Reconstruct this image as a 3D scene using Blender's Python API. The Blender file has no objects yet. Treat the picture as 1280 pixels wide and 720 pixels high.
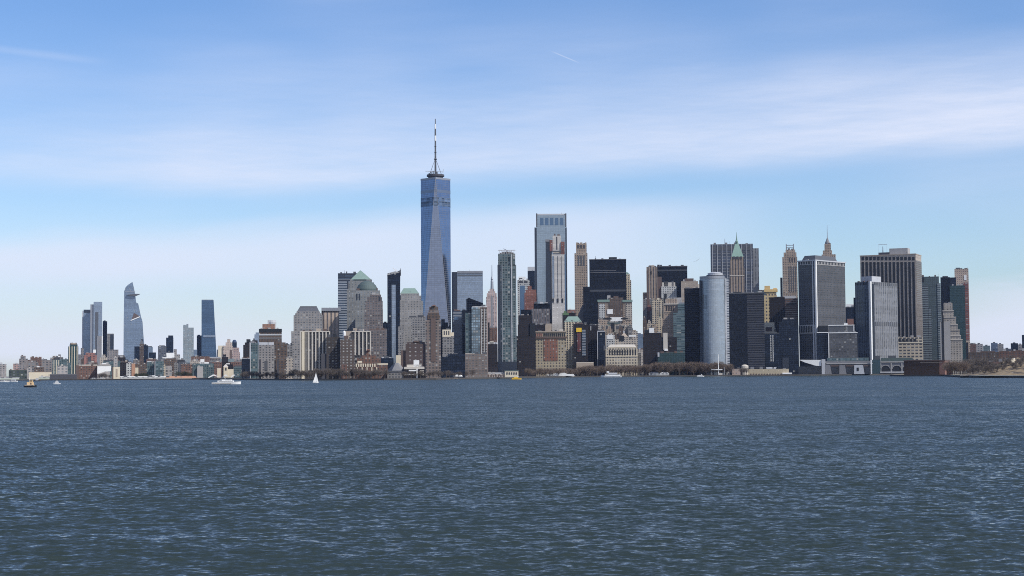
import bpy, math, random
import numpy as np
from mathutils import Matrix, Vector
random.seed(7)
R = math.radians
sc = bpy.context.scene
col = sc.collection

# ------------------------------------------------------------------ camera
CAMH = 10.0; FOC = 2000.0
cam_d = bpy.data.cameras.new('camera'); cam = bpy.data.objects.new('camera', cam_d); col.objects.link(cam)
cam_d.sensor_width = 36; cam_d.lens = 36 * FOC / 1280
cam_d.clip_start = 1; cam_d.clip_end = 80000
CM = Matrix.Rotation(R(90) + math.atan(105 / FOC), 4, 'X') @ Matrix.Rotation(R(-0.38), 4, 'Z')
cam.matrix_world = Matrix.Translation((0, 0, CAMH)) @ CM
sc.camera = cam
C3 = CM.to_3x3()
def ray(px, py):
    """direction of the sight line that the survey photo has at px, py (y component 1)"""
    v = C3 @ Vector(((px - 640) / FOC, (360 - py) / FOC, -1))
    return v / v.y
def at(px, py, D):
    v = ray(px, py) * D
    return Vector((v.x, v.y, v.z + CAMH))
def horizon_y(px): return 465 - (px - 640) * math.tan(R(0.38))

# ------------------------------------------------------------------ light, sky
SUN_EL, SUN_AZ = 46, 124            # azimuth from +Y towards +X
sun_d = bpy.data.lights.new('sun', 'SUN'); sun_d.energy = 3.6; sun_d.angle = R(0.53); sun_d.color = (1, .95, .87)
sun = bpy.data.objects.new('sun', sun_d); col.objects.link(sun)
sd = Vector((math.sin(R(SUN_AZ)) * math.cos(R(SUN_EL)), math.cos(R(SUN_AZ)) * math.cos(R(SUN_EL)), math.sin(R(SUN_EL))))
sun.rotation_euler = sd.to_track_quat('Z', 'Y').to_euler(); sun.location = (0, 0, 900)
sc.view_settings.view_transform = 'Standard'; sc.view_settings.look = 'None'
sc.view_settings.exposure = 0.3; sc.view_settings.gamma = 1
sc.cycles.filter_width = 1.0; sc.cycles.use_denoising = False

class N:
    """tiny node-graph helper"""
    def __init__(s, tree): s.t = tree; s.n = tree.nodes; s.l = tree.links
    def new(s, typ, **kw):
        n = s.n.new(typ)
        for k, v in kw.items(): setattr(n, k, v)
        return n
    def set(s, sock, v):
        if hasattr(v, 'links') or isinstance(v, bpy.types.NodeSocket): s.l.new(v, sock)
        else: sock.default_value = v
    def m(s, op, a, b=0.0, c=0.0, clamp=False):
        n = s.new('ShaderNodeMath', operation=op, use_clamp=clamp)
        s.set(n.inputs[0], a); s.set(n.inputs[1], b)
        if op in ('MULTIPLY_ADD',): s.set(n.inputs[2], c)
        return n.outputs[0]
    def ss(s, x, a, b):             # smoothstep a->b
        n = s.new('ShaderNodeMapRange', interpolation_type='SMOOTHSTEP')
        s.set(n.inputs[0], x); s.set(n.inputs[1], a); s.set(n.inputs[2], b)
        n.inputs[3].default_value = 0; n.inputs[4].default_value = 1
        return n.outputs[0]
    def mix(s, f, a, b, mode='MIX'):
        n = s.new('ShaderNodeMix', data_type='RGBA', blend_type=mode)
        s.set(n.inputs[0], f); s.set(n.inputs[6], a); s.set(n.inputs[7], b)
        return n.outputs[2]
    def xyz(s, x, y, z):
        n = s.new('ShaderNodeCombineXYZ')
        for i, v in enumerate((x, y, z)): s.set(n.inputs[i], v)
        return n.outputs[0]
    def noise(s, vec, scale, detail=3, rough=.5, dim='3D'):
        n = s.new('ShaderNodeTexNoise', noise_dimensions=dim)
        s.set(n.inputs['Vector'], vec); n.inputs['Scale'].default_value = scale
        n.inputs['Detail'].default_value = detail; n.inputs['Roughness'].default_value = rough
        return n.outputs[0]
def c4(c): return (c[0], c[1], c[2], 1)

world = bpy.data.worlds.new('World'); sc.world = world; world.use_nodes = True
g = N(world.node_tree); g.n.clear()
SKY_STR = .10
out = g.new('ShaderNodeOutputWorld'); bg = g.new('ShaderNodeBackground'); bg.inputs[1].default_value = SKY_STR
sky = g.new('ShaderNodeTexSky', sky_type='NISHITA'); sky.sun_disc = False
sky.sun_elevation = R(SUN_EL); sky.sun_rotation = R(SUN_AZ)
sky.air_density = 1.0; sky.dust_density = .6; sky.ozone_density = 1.5
tc = g.new('ShaderNodeTexCoord'); sp = g.new('ShaderNodeSeparateXYZ'); g.l.new(tc.outputs['Generated'], sp.inputs[0])
X, Y, Z = sp.outputs
E = g.m('MULTIPLY', g.m('ARCSINE', Z), 2000.0)             # elevation, in 1/2000 rad
A = g.m('MULTIPLY', g.m('ARCTAN2', X, Y), 2000.0)          # azimuth, in 1/2000 rad
A2 = g.m('MULTIPLY', A, A)
nvec = g.xyz(g.m('MULTIPLY', A, .0022), g.m('SUBTRACT', g.m('MULTIPLY', E, .011), g.m('MULTIPLY', A, .0011)), 3.3)
n1 = g.noise(nvec, 1.0, 4, .5); n1c = g.m('SUBTRACT', n1, .5)
nf1 = g.noise(g.xyz(g.m('MULTIPLY', A, .0045), g.m('SUBTRACT', g.m('MULTIPLY', E, .045), g.m('MULTIPLY', A, .0035)), 8.1), 1.0, 8, .62)
nf2 = g.noise(g.xyz(g.m('MULTIPLY', A, .012), g.m('ADD', g.m('MULTIPLY', E, .16), g.m('MULTIPLY', A, .010)), 2.7), 1.0, 7, .65)
nfine = g.m('ADD', g.m('MULTIPLY', nf1, .7), g.m('MULTIPLY', nf2, .3))
n3 = g.noise(g.xyz(g.m('MULTIPLY', A, .0012), g.m('MULTIPLY', E, .004), 1.7), 1.0, 3, .5)
Ew = g.m('ADD', E, g.m('MULTIPLY', n1c, 60.0))
L1 = g.m('ADD', g.m('MULTIPLY_ADD', A, .04, 236.0), g.m('MULTIPLY', A2, .00004))
U1 = g.m('SUBTRACT', g.m('MULTIPLY_ADD', A, .07, 345.0), g.m('MULTIPLY', A2, .00005))
m1 = g.m('MULTIPLY', g.ss(g.m('SUBTRACT', Ew, L1), -18.0, 28.0), g.ss(g.m('SUBTRACT', U1, Ew), -45.0, 95.0))
U2 = g.m('MULTIPLY_ADD', A, .075, 205.0)
m2 = g.m('MULTIPLY', g.ss(g.m('SUBTRACT', U2, Ew), -14.0, 34.0), g.m('SUBTRACT', 1.0, g.ss(A, 60.0, 420.0)))
m2 = g.m('MULTIPLY', m2, g.m('MULTIPLY_ADD', g.ss(Ew, 75.0, 130.0), .8, .2))
Ep = g.m('ADD', E, g.m('MULTIPLY', g.m('SUBTRACT', nfine, .5), 60.0))
m3 = g.m('MULTIPLY', g.m('MULTIPLY', g.ss(Ep, 15.0, 45.0), g.m('SUBTRACT', 1.0, g.ss(Ep, 85.0, 115.0))),
         g.ss(g.m('ADD', A, g.m('MULTIPLY', n1c, 160.0)), 480.0, 660.0))
m4 = g.m('MULTIPLY', g.m('MULTIPLY', g.ss(n3, .38, .75), .5), g.m('MULTIPLY_ADD', nfine, 1.0, .3))
# two old contrails: a short fresh streak and a faint wide one
def streak(a0, e0, slope, half, w, k):
    dx = g.m('SUBTRACT', A, a0)
    dist = g.m('ABSOLUTE', g.m('SUBTRACT', g.m('SUBTRACT', E, e0), g.m('MULTIPLY', dx, slope)))
    return g.m('MULTIPLY', g.m('MULTIPLY', g.m('SUBTRACT', 1.0, g.ss(dist, 0.0, w)),
               g.m('SUBTRACT', 1.0, g.ss(g.m('ABSOLUTE', dx), half * .3, half))), k)
s1 = streak(69.0, 391.0, -.42, 21.0, 1.3, .3)
s2 = streak(-590.0, 384.0, -.075, 110.0, 7.0, .14)
m = g.m('ADD', g.m('MULTIPLY', m1, g.m('MULTIPLY_ADD', nfine, 1.05, .14)), g.m('MULTIPLY', m2, .78))
m = g.m('ADD', m, g.m('ADD', m4, g.m('ADD', s1, s2)))
m = g.m('ADD', m, g.m('MULTIPLY', g.m('SUBTRACT', 1.0, g.ss(E, 10.0, 110.0)), .72))
m = g.m('ADD', m, g.m('MULTIPLY', m3, .7), clamp=True)
back = g.m('MULTIPLY', g.ss(g.m('ABSOLUTE', A), 3100.0, 5400.0), g.m('MULTIPLY', g.m('SUBTRACT', 1.0, g.ss(E, 350.0, 1200.0)), .95))   # pale veil added to the unseen sky behind, to tone glass reflections
m = g.m('ADD', m, back, clamp=True)
m = g.m('MULTIPLY', m, g.ss(E, -5.0, 30.0))
# blue deepening with height, as the photograph shows over the lowest 13 degrees
grade = g.mix(g.ss(E, 0.0, 460.0), (.96, 1.08, 1.26, 1), (.71, .91, 1.21, 1))
skyc = g.mix(1.0, sky.outputs[0], grade, 'MULTIPLY')
CLOUD = (6.6, 7.0, 8.25, 1)
skycol = g.mix(g.m('MULTIPLY', m, .85), skyc, CLOUD)
g.l.new(skycol, bg.inputs[0]); g.l.new(bg.outputs[0], out.inputs[0])

# ------------------------------------------------------------------ materials
def mat(name, color, rough=.8, metal=0.0, noise=.12, nscale=.05, emit=None, spec=.5):
    m_ = bpy.data.materials.new(name); m_.use_nodes = True
    g = N(m_.node_tree); b = g.n['Principled BSDF']
    tc = g.new('ShaderNodeTexCoord')
    n = g.noise(tc.outputs['Object'], nscale, 5, .6)
    f = g.m('MULTIPLY_ADD', g.m('SUBTRACT', n, .5), noise * 3, 1.0)
    v = g.new('ShaderNodeVectorMath', operation='SCALE'); v.inputs[0].default_value = color[:3]; g.l.new(f, v.inputs['Scale'])
    g.l.new(v.outputs[0], b.inputs['Base Color'])
    b.inputs['Roughness'].default_value = rough; b.inputs['Metallic'].default_value = metal
    b.inputs['Specular IOR Level'].default_value = spec
    return m_

_fc = {}
def facade(wall, glass, pu=5, pv=4, wu=.6, wv=.55, gr=.15, gm=0.0, gspec=.6, wr=.85, var=.7, bright=.03,
           skip=0, roof=(.16, .155, .15), wm=0.0, tint=.17):
    key = (wall, glass, pu, pv, wu, wv, gr, gm, gspec, wr, var, bright, skip, roof, wm, tint)
    if key in _fc: return _fc[key]
    m_ = bpy.data.materials.new('facade'); m_.use_nodes = True; _fc[key] = m_
    g = N(m_.node_tree); b = g.n['Principled BSDF']
    tc = g.new('ShaderNodeTexCoord'); sp = g.new('ShaderNodeSeparateXYZ'); g.l.new(tc.outputs['Object'], sp.inputs[0])
    sn = g.new('ShaderNodeSeparateXYZ'); g.l.new(tc.outputs['Normal'], sn.inputs[0])
    oi = g.new('ShaderNodeObjectInfo')
    side = g.m('GREATER_THAN', g.m('ABSOLUTE', sn.outputs[0]), .6)
    u = g.m('ADD', g.m('MULTIPLY', sp.outputs[0], g.m('SUBTRACT', 1.0, side)), g.m('MULTIPLY', sp.outputs[1], side))
    up = g.m('DIVIDE', u, pu); vp = g.m('DIVIDE', sp.outputs[2], pv)
    fu = g.m('FRACT', g.m('ADD', up, 100.5)); fv = g.m('FRACT', g.m('ADD', vp, 100.0))
    mu = g.m('LESS_THAN', g.m('ABSOLUTE', g.m('SUBTRACT', fu, .5)), wu / 2)
    mv = g.m('LESS_THAN', g.m('ABSOLUTE', g.m('SUBTRACT', fv, .5)), wv / 2)
    flat = g.m('LESS_THAN', g.m('ABSOLUTE', sn.outputs[2]), .5)
    mask = g.m('MULTIPLY', g.m('MULTIPLY', mu, mv), flat)
    fl = g.m('FLOOR', g.m('ADD', vp, 100.0))
    if skip:                                   # every 'skip' storeys a blank plant floor
        mask = g.m('MULTIPLY', mask, g.m('GREATER_THAN', g.m('MODULO', fl, skip), 1.5))
    wn = g.new('ShaderNodeTexWhiteNoise', noise_dimensions='4D')
    g.l.new(g.xyz(g.m('FLOOR', g.m('ADD', up, 100.5)), fl, side), wn.inputs['Vector']); g.l.new(oi.outputs['Random'], wn.inputs['W'])
    r = wn.outputs['Value']
    fn = g.new('ShaderNodeTexWhiteNoise', noise_dimensions='2D')
    g.l.new(g.xyz(fl, oi.outputs['Random'], 0), fn.inputs['Vector'])
    lum = g.m('MULTIPLY_ADD', g.m('ADD', g.m('MULTIPLY', r, .6), g.m('MULTIPLY', fn.outputs['Value'], .4)), var * 2, 1 - var)
    gv = g.new('ShaderNodeVectorMath', operation='SCALE'); gv.inputs[0].default_value = glass; g.l.new(lum, gv.inputs['Scale'])
    blind = g.m('GREATER_THAN', r, 1 - bright)
    glow = g.m('MULTIPLY', g.m('POWER', r, 7.0), .16 if bright > .015 else .012)
    ga = g.new('ShaderNodeVectorMath', operation='ADD'); g.l.new(gv.outputs[0], ga.inputs[0]); g.l.new(g.xyz(glow, glow, g.m('MULTIPLY', glow, .95)), ga.inputs[1])
    gcol = g.mix(blind, ga.outputs[0], (.30, .30, .28, 1))
    n = g.noise(tc.outputs['Object'], .03, 5, .6)
    # weathering: streaks run down the wall
    st = g.noise(g.xyz(g.m('MULTIPLY', u, .25), g.m('MULTIPLY', sp.outputs[2], .02), side), 1.0, 3, .6)
    f = g.m('ADD', g.m('MULTIPLY', g.m('SUBTRACT', n, .5), tint * 3), g.m('MULTIPLY', g.m('SUBTRACT', st, .5), tint * 2))
    f = g.m('ADD', f, g.m('MULTIPLY', g.m('SUBTRACT', fn.outputs['Value'], .5), tint))
    f = g.m('ADD', f, g.m('MULTIPLY_ADD', oi.outputs['Random'], .14, .72))
    wv_ = g.new('ShaderNodeVectorMath', operation='SCALE'); wv_.inputs[0].default_value = wall; g.l.new(f, wv_.inputs['Scale'])
    wcol = g.mix(g.m('GREATER_THAN', sn.outputs[2], .5), wv_.outputs[0], c4(roof))
    g.l.new(g.mix(mask, wcol, gcol), b.inputs['Base Color'])
    rr = g.m('ADD', g.m('MULTIPLY', mask, gr - wr), wr); g.l.new(rr, b.inputs['Roughness'])
    g.l.new(g.m('MULTIPLY_ADD', mask, gm - wm, wm), b.inputs['Metallic'])
    g.l.new(g.m('MULTIPLY_ADD', mask, gspec - .15, .15), b.inputs['Specular IOR Level'])
    return m_

K = {}
def K_(k, *a, **kw): K[k] = mat(k, *a, **kw)
K_('tan_stone', (.36, .30, .24)); K_('pale_stone', (.52, .48, .42)); K_('white_paint', (.78, .78, .76), .6)
K_('cream', (.62, .55, .42)); K_('concrete', (.36, .35, .34)); K_('dark_grey', (.06, .06, .07)); K_('mid_grey', (.2, .2, .21))
K_('light_grey', (.45, .46, .48)); K_('black', (.012, .014, .018), .5); K_('dark_glass', (.012, .018, .032), .15, spec=.6)
K_('blue_glass', (.08, .14, .22), .12, .4, spec=.8); K_('green_copper', (.18, .26, .225), .75); K_('bright_copper', (.21, .32, .265), .7); K_('dark_copper', (.075, .105, .10), .75)
K_('red_brick', (.23, .125, .10)); K_('brown_brick', (.115, .08, .068)); K_('orange', (.40, .22, .14)); K_('gold', (.62, .44, .19), .6)
K_('steel', (.3, .31, .33), .45, .5); K_('yellow_paint', (.75, .48, .03), .5); K_('red_paint', (.5, .06, .05), .6); K_('rust', (.26, .13, .10))
K_('louvre', (.05, .055, .065), .6); K_('slate', (.08, .085, .095), .7); K_('green_net', (.10, .17, .08)); K_('belt_glass', (.20, .22, .26), .3, .7); K_('tug_tan', (.72, .50, .27), .6)
K_('bark', (.10, .08, .07), .9, nscale=2); K_('teal_paint', (.03, .065, .08), .6); K_('navy_paint', (.02, .04, .09), .5)
# ------------------------------------------------------------------ mesh helpers
GZ = 2.0
import bmesh
class MB:
    def __init__(s): s.v = []; s.f = []; s.i = []
    def poly2(s, p0, z0, p1, z1, mi=0):
        n = len(p0); b = len(s.v)
        s.v += [(x, y, z0) for x, y in p0] + [(x, y, z1) for x, y in p1]
        for k in range(n):
            j = (k + 1) % n; s.f.append((b + k, b + j, b + n + j, b + n + k)); s.i.append(mi)
        s.f.append(tuple(range(b + n - 1, b - 1, -1))); s.i.append(mi)
        s.f.append(tuple(range(b + n, b + 2 * n))); s.i.append(mi)
        return s
    def prism(s, p, z0, z1, mi=0): return s.poly2(p, z0, p, z1, mi)
    def box(s, x0, x1, y0, y1, z0, z1, mi=0):
        return s.prism([(x0, y0), (x1, y0), (x1, y1), (x0, y1)], z0, z1, mi)
    def frus(s, a, z0, b, z1, mi=0):
        q = lambda r: [(r[0], r[2]), (r[1], r[2]), (r[1], r[3]), (r[0], r[3])]
        return s.poly2(q(a), z0, q(b), z1, mi)
    def side(s, pts, y0, y1, mi=0):          # outline in x,z given thickness along y
        n = len(pts); b = len(s.v)
        s.v += [(x, y0, z) for x, z in pts] + [(x, y1, z) for x, z in pts]
        for k in range(n):
            j = (k + 1) % n; s.f.append((b + k, b + j, b + n + j, b + n + k)); s.i.append(mi)
        s.f.append(tuple(range(b + n - 1, b - 1, -1))); s.i.append(mi)
        s.f.append(tuple(range(b + n, b + 2 * n))); s.i.append(mi)
        return s
    def lathe(s, cx, cy, prof, n=16, mi=0, sx=1, sy=1):   # prof [(r, z)...] bottom to top
        b = len(s.v)
        for r, z in prof:
            for k in range(n):
                a = 2 * math.pi * k / n; s.v.append((cx + r * sx * math.cos(a), cy + r * sy * math.sin(a), z))
        for q in range(len(prof) - 1):
            for k in range(n):
                j = (k + 1) % n
                s.f.append((b + q * n + k, b + q * n + j, b + (q + 1) * n + j, b + (q + 1) * n + k)); s.i.append(mi)
        s.f.append(tuple(range(b + n - 1, b - 1, -1))); s.i.append(mi)
        t = b + (len(prof) - 1) * n; s.f.append(tuple(range(t, t + n))); s.i.append(mi)
        return s
    def bar(s, p, q, r, mi=0):               # square bar between two points
        p = Vector(p); q = Vector(q); d = (q - p).normalized()
        u = d.cross(Vector((0, 0, 1)));
        if u.length < .01: u = Vector((1, 0, 0))
        u.normalize(); w = d.cross(u); b = len(s.v)
        for c in (p, q):
            for a, e in ((-1, -1), (1, -1), (1, 1), (-1, 1)): s.v.append(tuple(c + u * a * r + w * e * r))
        for k in range(4):
            j = (k + 1) % 4; s.f.append((b + k, b + j, b + 4 + j, b + 4 + k)); s.i.append(mi)
        s.f.append((b + 3, b + 2, b + 1, b)); s.f.append((b + 4, b + 5, b + 6, b + 7)); s.i += [mi, mi]
        return s
    def build(s, name, mats, parent=None, loc=None, rz=0.0, recalc=True):
        me = bpy.data.meshes.new(name); me.from_pydata(s.v, [], s.f)
        if not isinstance(mats, (list, tuple)): mats = [mats]
        for m_ in mats: me.materials.append(K[m_] if isinstance(m_, str) else m_)
        if len(mats) > 1: me.polygons.foreach_set('material_index', s.i)
        if recalc:
            bm = bmesh.new(); bm.from_mesh(me); bmesh.ops.recalc_face_normals(bm, faces=bm.faces); bm.to_mesh(me); bm.free()
        o = bpy.data.objects.new(name, me); col.objects.link(o)
        if parent: o.parent = parent
        if loc is not None: o.location = loc; o.rotation_euler.z = rz
        return o
def tag(o, label=None, cat=None, group=None, kind=None):
    if label: o['label'] = label
    if cat: o['category'] = cat
    if group: o['group'] = group
    if kind: o['kind'] = kind
    return o
def empty(name, loc, rz=0.0):
    o = bpy.data.objects.new(name, None); col.objects.link(o); o.location = loc; o.rotation_euler.z = rz
    o.empty_display_size = 5; return o

SH = [(-600, 3050), (100, 2980), (250, 2930), (330, 2500), (380, 2300), (480, 2240), (545, 2250), (600, 2400), (660, 2700),
      (720, 2850), (800, 2880), (1000, 2900), (1060, 2920), (1130, 3000), (1300, 3300), (1900, 3600)]
def shore(px):
    for (a, p), (b, q) in zip(SH, SH[1:]):
        if px <= b: return p + (q - p) * (px - a) / (b - a)
    return SH[-1][1]

class B:
    """a building whose base corner stands at depth D on the sight column xc"""
    def __init__(s, name, label, cat, D, xc, yaw=0, group=None, dep=30, gz=GZ):
        v = ray(xc, 462); s.phi = math.atan(v.x) + R(yaw); s.yaw = yaw; s.gz = gz
        s.loc = Vector((v.x * D, D, gz)); s.root = empty(name, s.loc, -s.phi)
        tag(s.root, label, cat, group)
        s.inv = Matrix.Rotation(s.phi, 3, 'Z'); s.c = s.inv @ (Vector((0, 0, CAMH)) - s.loc)
        s.z = 0; s.dep = dep; s.last = None
    def P(s, px, py, d=0.0):
        r = s.inv @ ray(px, py); t = (d - s.c.y) / r.y; return s.c.x + t * r.x, s.c.z + t * r.z
    def Q(s, px, py, e):
        r = s.inv @ ray(px, py); t = (e - s.c.x) / r.x; return s.c.y + t * r.y, s.c.z + t * r.z
    def rect(s, xl, xr, yt, d=0.0, xc=None, dep=None):
        x0 = s.P(xl, yt, d)[0]
        if xc is None:
            x1 = s.P(xr, yt, d)[0]; y1 = d + (dep if dep is not None else max(8, s.dep - 2 * d))
        else:
            x1 = s.P(xc, yt, d)[0]; y1 = s.Q(xr, yt, x1)[0]
        return x0, x1, d, y1
    def tiers(s, part, m_, tiers, z0=0.0):
        mb = MB(); z = z0
        for t in tiers:
            xl, xr, yt = t[:3]; d = t[3] if len(t) > 3 else 0.0; xc = t[4] if len(t) > 4 else None
            x0, x1, y0, y1 = s.rect(xl, xr, yt, d, xc)
            zt = s.P(xc if xc is not None else (xl + xr) / 2, yt, d)[1]
            mb.box(x0, x1, y0, y1, z, zt); z = zt; s.last = (x0, x1, y0, y1); s.x1 = x1
        s.z = z
        return mb.build(part, m_, s.root)
    def ch(s, part, m_, xl, xr, yt, yb=None, d=3.0, dep=12.0, parent=None):
        x0, x1, y0, y1 = s.rect(xl, xr, yt, d, None, dep)
        z1 = s.P((xl + xr) / 2, yt, d)[1]; z0 = s.z if yb is None else (0 if yb == 0 else s.P((xl + xr) / 2, yb, d)[1])
        if z1 <= z0: z1 = z0 + .8
        return MB().box(x0, x1, y0, y1, z0, z1).build(part, m_, parent or s.root)
    def chR(s, part, m_, xl, xr, yt, yb, proud=.5, dep=.7, e=None, xm=None):
        e = s.x1 if e is None else e; xm = (xl + xr) / 2 if xm is None else xm
        y0, y1 = s.Q(xl, yt, e)[0], s.Q(xr, yt, e)[0]
        z1 = s.Q(xm, yt, e)[1]; z0 = 0 if yb == 0 else s.Q(xm, yb, e)[1]
        return MB().box(e + proud - dep, e + proud, y0, y1, z0, z1).build(part, m_, s.root)
    def strips(s, part, m_, xl, xr, yt, yb, n, frac=.5, d=-.35, dep=.6, face='F'):
        w = (xr - xl) / n
        for k in range(n):
            a = xl + w * (k + .5 - frac / 2); b_ = xl + w * (k + .5 + frac / 2)
            if face == 'F': s.ch(part, m_, a, b_, yt, yb, d, dep)
            else: s.chR(part, m_, a, b_, yt, yb, xm=(a + b_) / 2)
    def roof(s, m_='slate', over=.4, h=1.2):
        x0, x1, y0, y1 = s.last
        mb = MB()
        for (a, b_, c, d) in ((x0 - over, x1 + over, y0 - over, y0 + .5), (x0 - over, x1 + over, y1 - .5, y1 + over),
                              (x0 - over, x0 + .5, y0 + .5, y1 - .5), (x1 - .5, x1 + over, y0 + .5, y1 - .5)):
            mb.box(a, b_, c, d, s.z - .3, s.z + h)
        return mb.build('parapet', m_, s.root)
    def mast(s, part, m_, px, yt, r=.8, d=12, yb=None, r2=None):
        x, z1 = s.P(px, yt, d); z0 = s.z if yb is None else s.P(px, yb, d)[1]
        return MB().lathe(x, d, [(r, z0), (r2 if r2 is not None else r * .5, z1)], 6).build(part, m_, s.root)
    def pyr(s, part, m_, xl, xr, yt, xa, xb, d=0.0, dep=None, inset=None, yb=None):
        x0, x1, y0, y1 = s.rect(xl, xr, yt, d, None, dep)
        if dep is None: y0, y1 = s.last[2], s.last[3]
        dd = (y1 - y0) / 2 if inset is None else inset
        zt = s.P((xa + xb) / 2, yt, y0 + dd)[1]; a0 = s.P(xa, yt, y0 + dd)[0]; a1 = s.P(xb, yt, y0 + dd)[0]
        z0 = s.z if yb is None else s.P(xl, yb, y0)[1]
        o = MB().frus((x0, x1, y0, y1), z0, (a0, max(a1, a0 + .3), y0 + dd, max(y1 - dd, y0 + dd + .3)), zt).build(part, m_, s.root)
        s.z2 = zt; return o

def G(off, label, tiers, m_, kids=(), name='office_building', cat='office building', xc=None, yaw=0, dep=30, group=None, D=None,
      par=None, gz=GZ):
    """one building: walls in stacked tiers, a parapet and rooftop parts"""
    c = xc if xc is not None else (tiers[0][0] + tiers[0][1]) / 2
    b = B(name, label, cat, D if D else shore(c) + off, c, yaw, group, dep, gz)
    if xc is not None: tiers = [t if len(t) > 4 else (t[0], t[1], t[2], t[3] if len(t) > 3 else 0.0, xc) for t in tiers]
    b.tiers('wall', m_, tiers)
    if par: b.roof(par)
    x0, x1, y0, y1 = b.last; sh = D or shore(c) + off
    if x1 - x0 > 12 and sh < 4500 and m_.name.startswith('facade'):      # plant, ducts and bulkheads on the flat roof
        rr = random.Random(int(c * 7)); k = 1 + int((x1 - x0) / 14)
        rm = ['slate', 'mid_grey', 'concrete', 'brown_brick'][rr.randrange(4)]
        for q in range(min(k, 4)):
            w = rr.uniform(2.5, 7); cx = x0 + (x1 - x0) * (q + rr.uniform(.3, .7)) / min(k, 4); cy = y0 + rr.uniform(1.5, 5) + w / 2
            if cy + w / 2 < y1: MB().box(max(cx - w / 2, x0 + .3), min(cx + w / 2, x1 - .3), cy - w / 2, cy + w / 2, b.z - .1, b.z + rr.uniform(1.2, 4.4)).build('rooftop_box', rm, b.root)
        cx = rr.uniform(x0 + 1, x1 - 1); MB().bar((cx, y0 + 2.2, b.z), (cx, y0 + 2.2, b.z + rr.uniform(3, 7)), .16).build('antenna', 'slate', b.root)
    for k in kids:
        k = list(k); fn = k.pop(0)
        getattr(b, fn)(*k)
    return b

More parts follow.
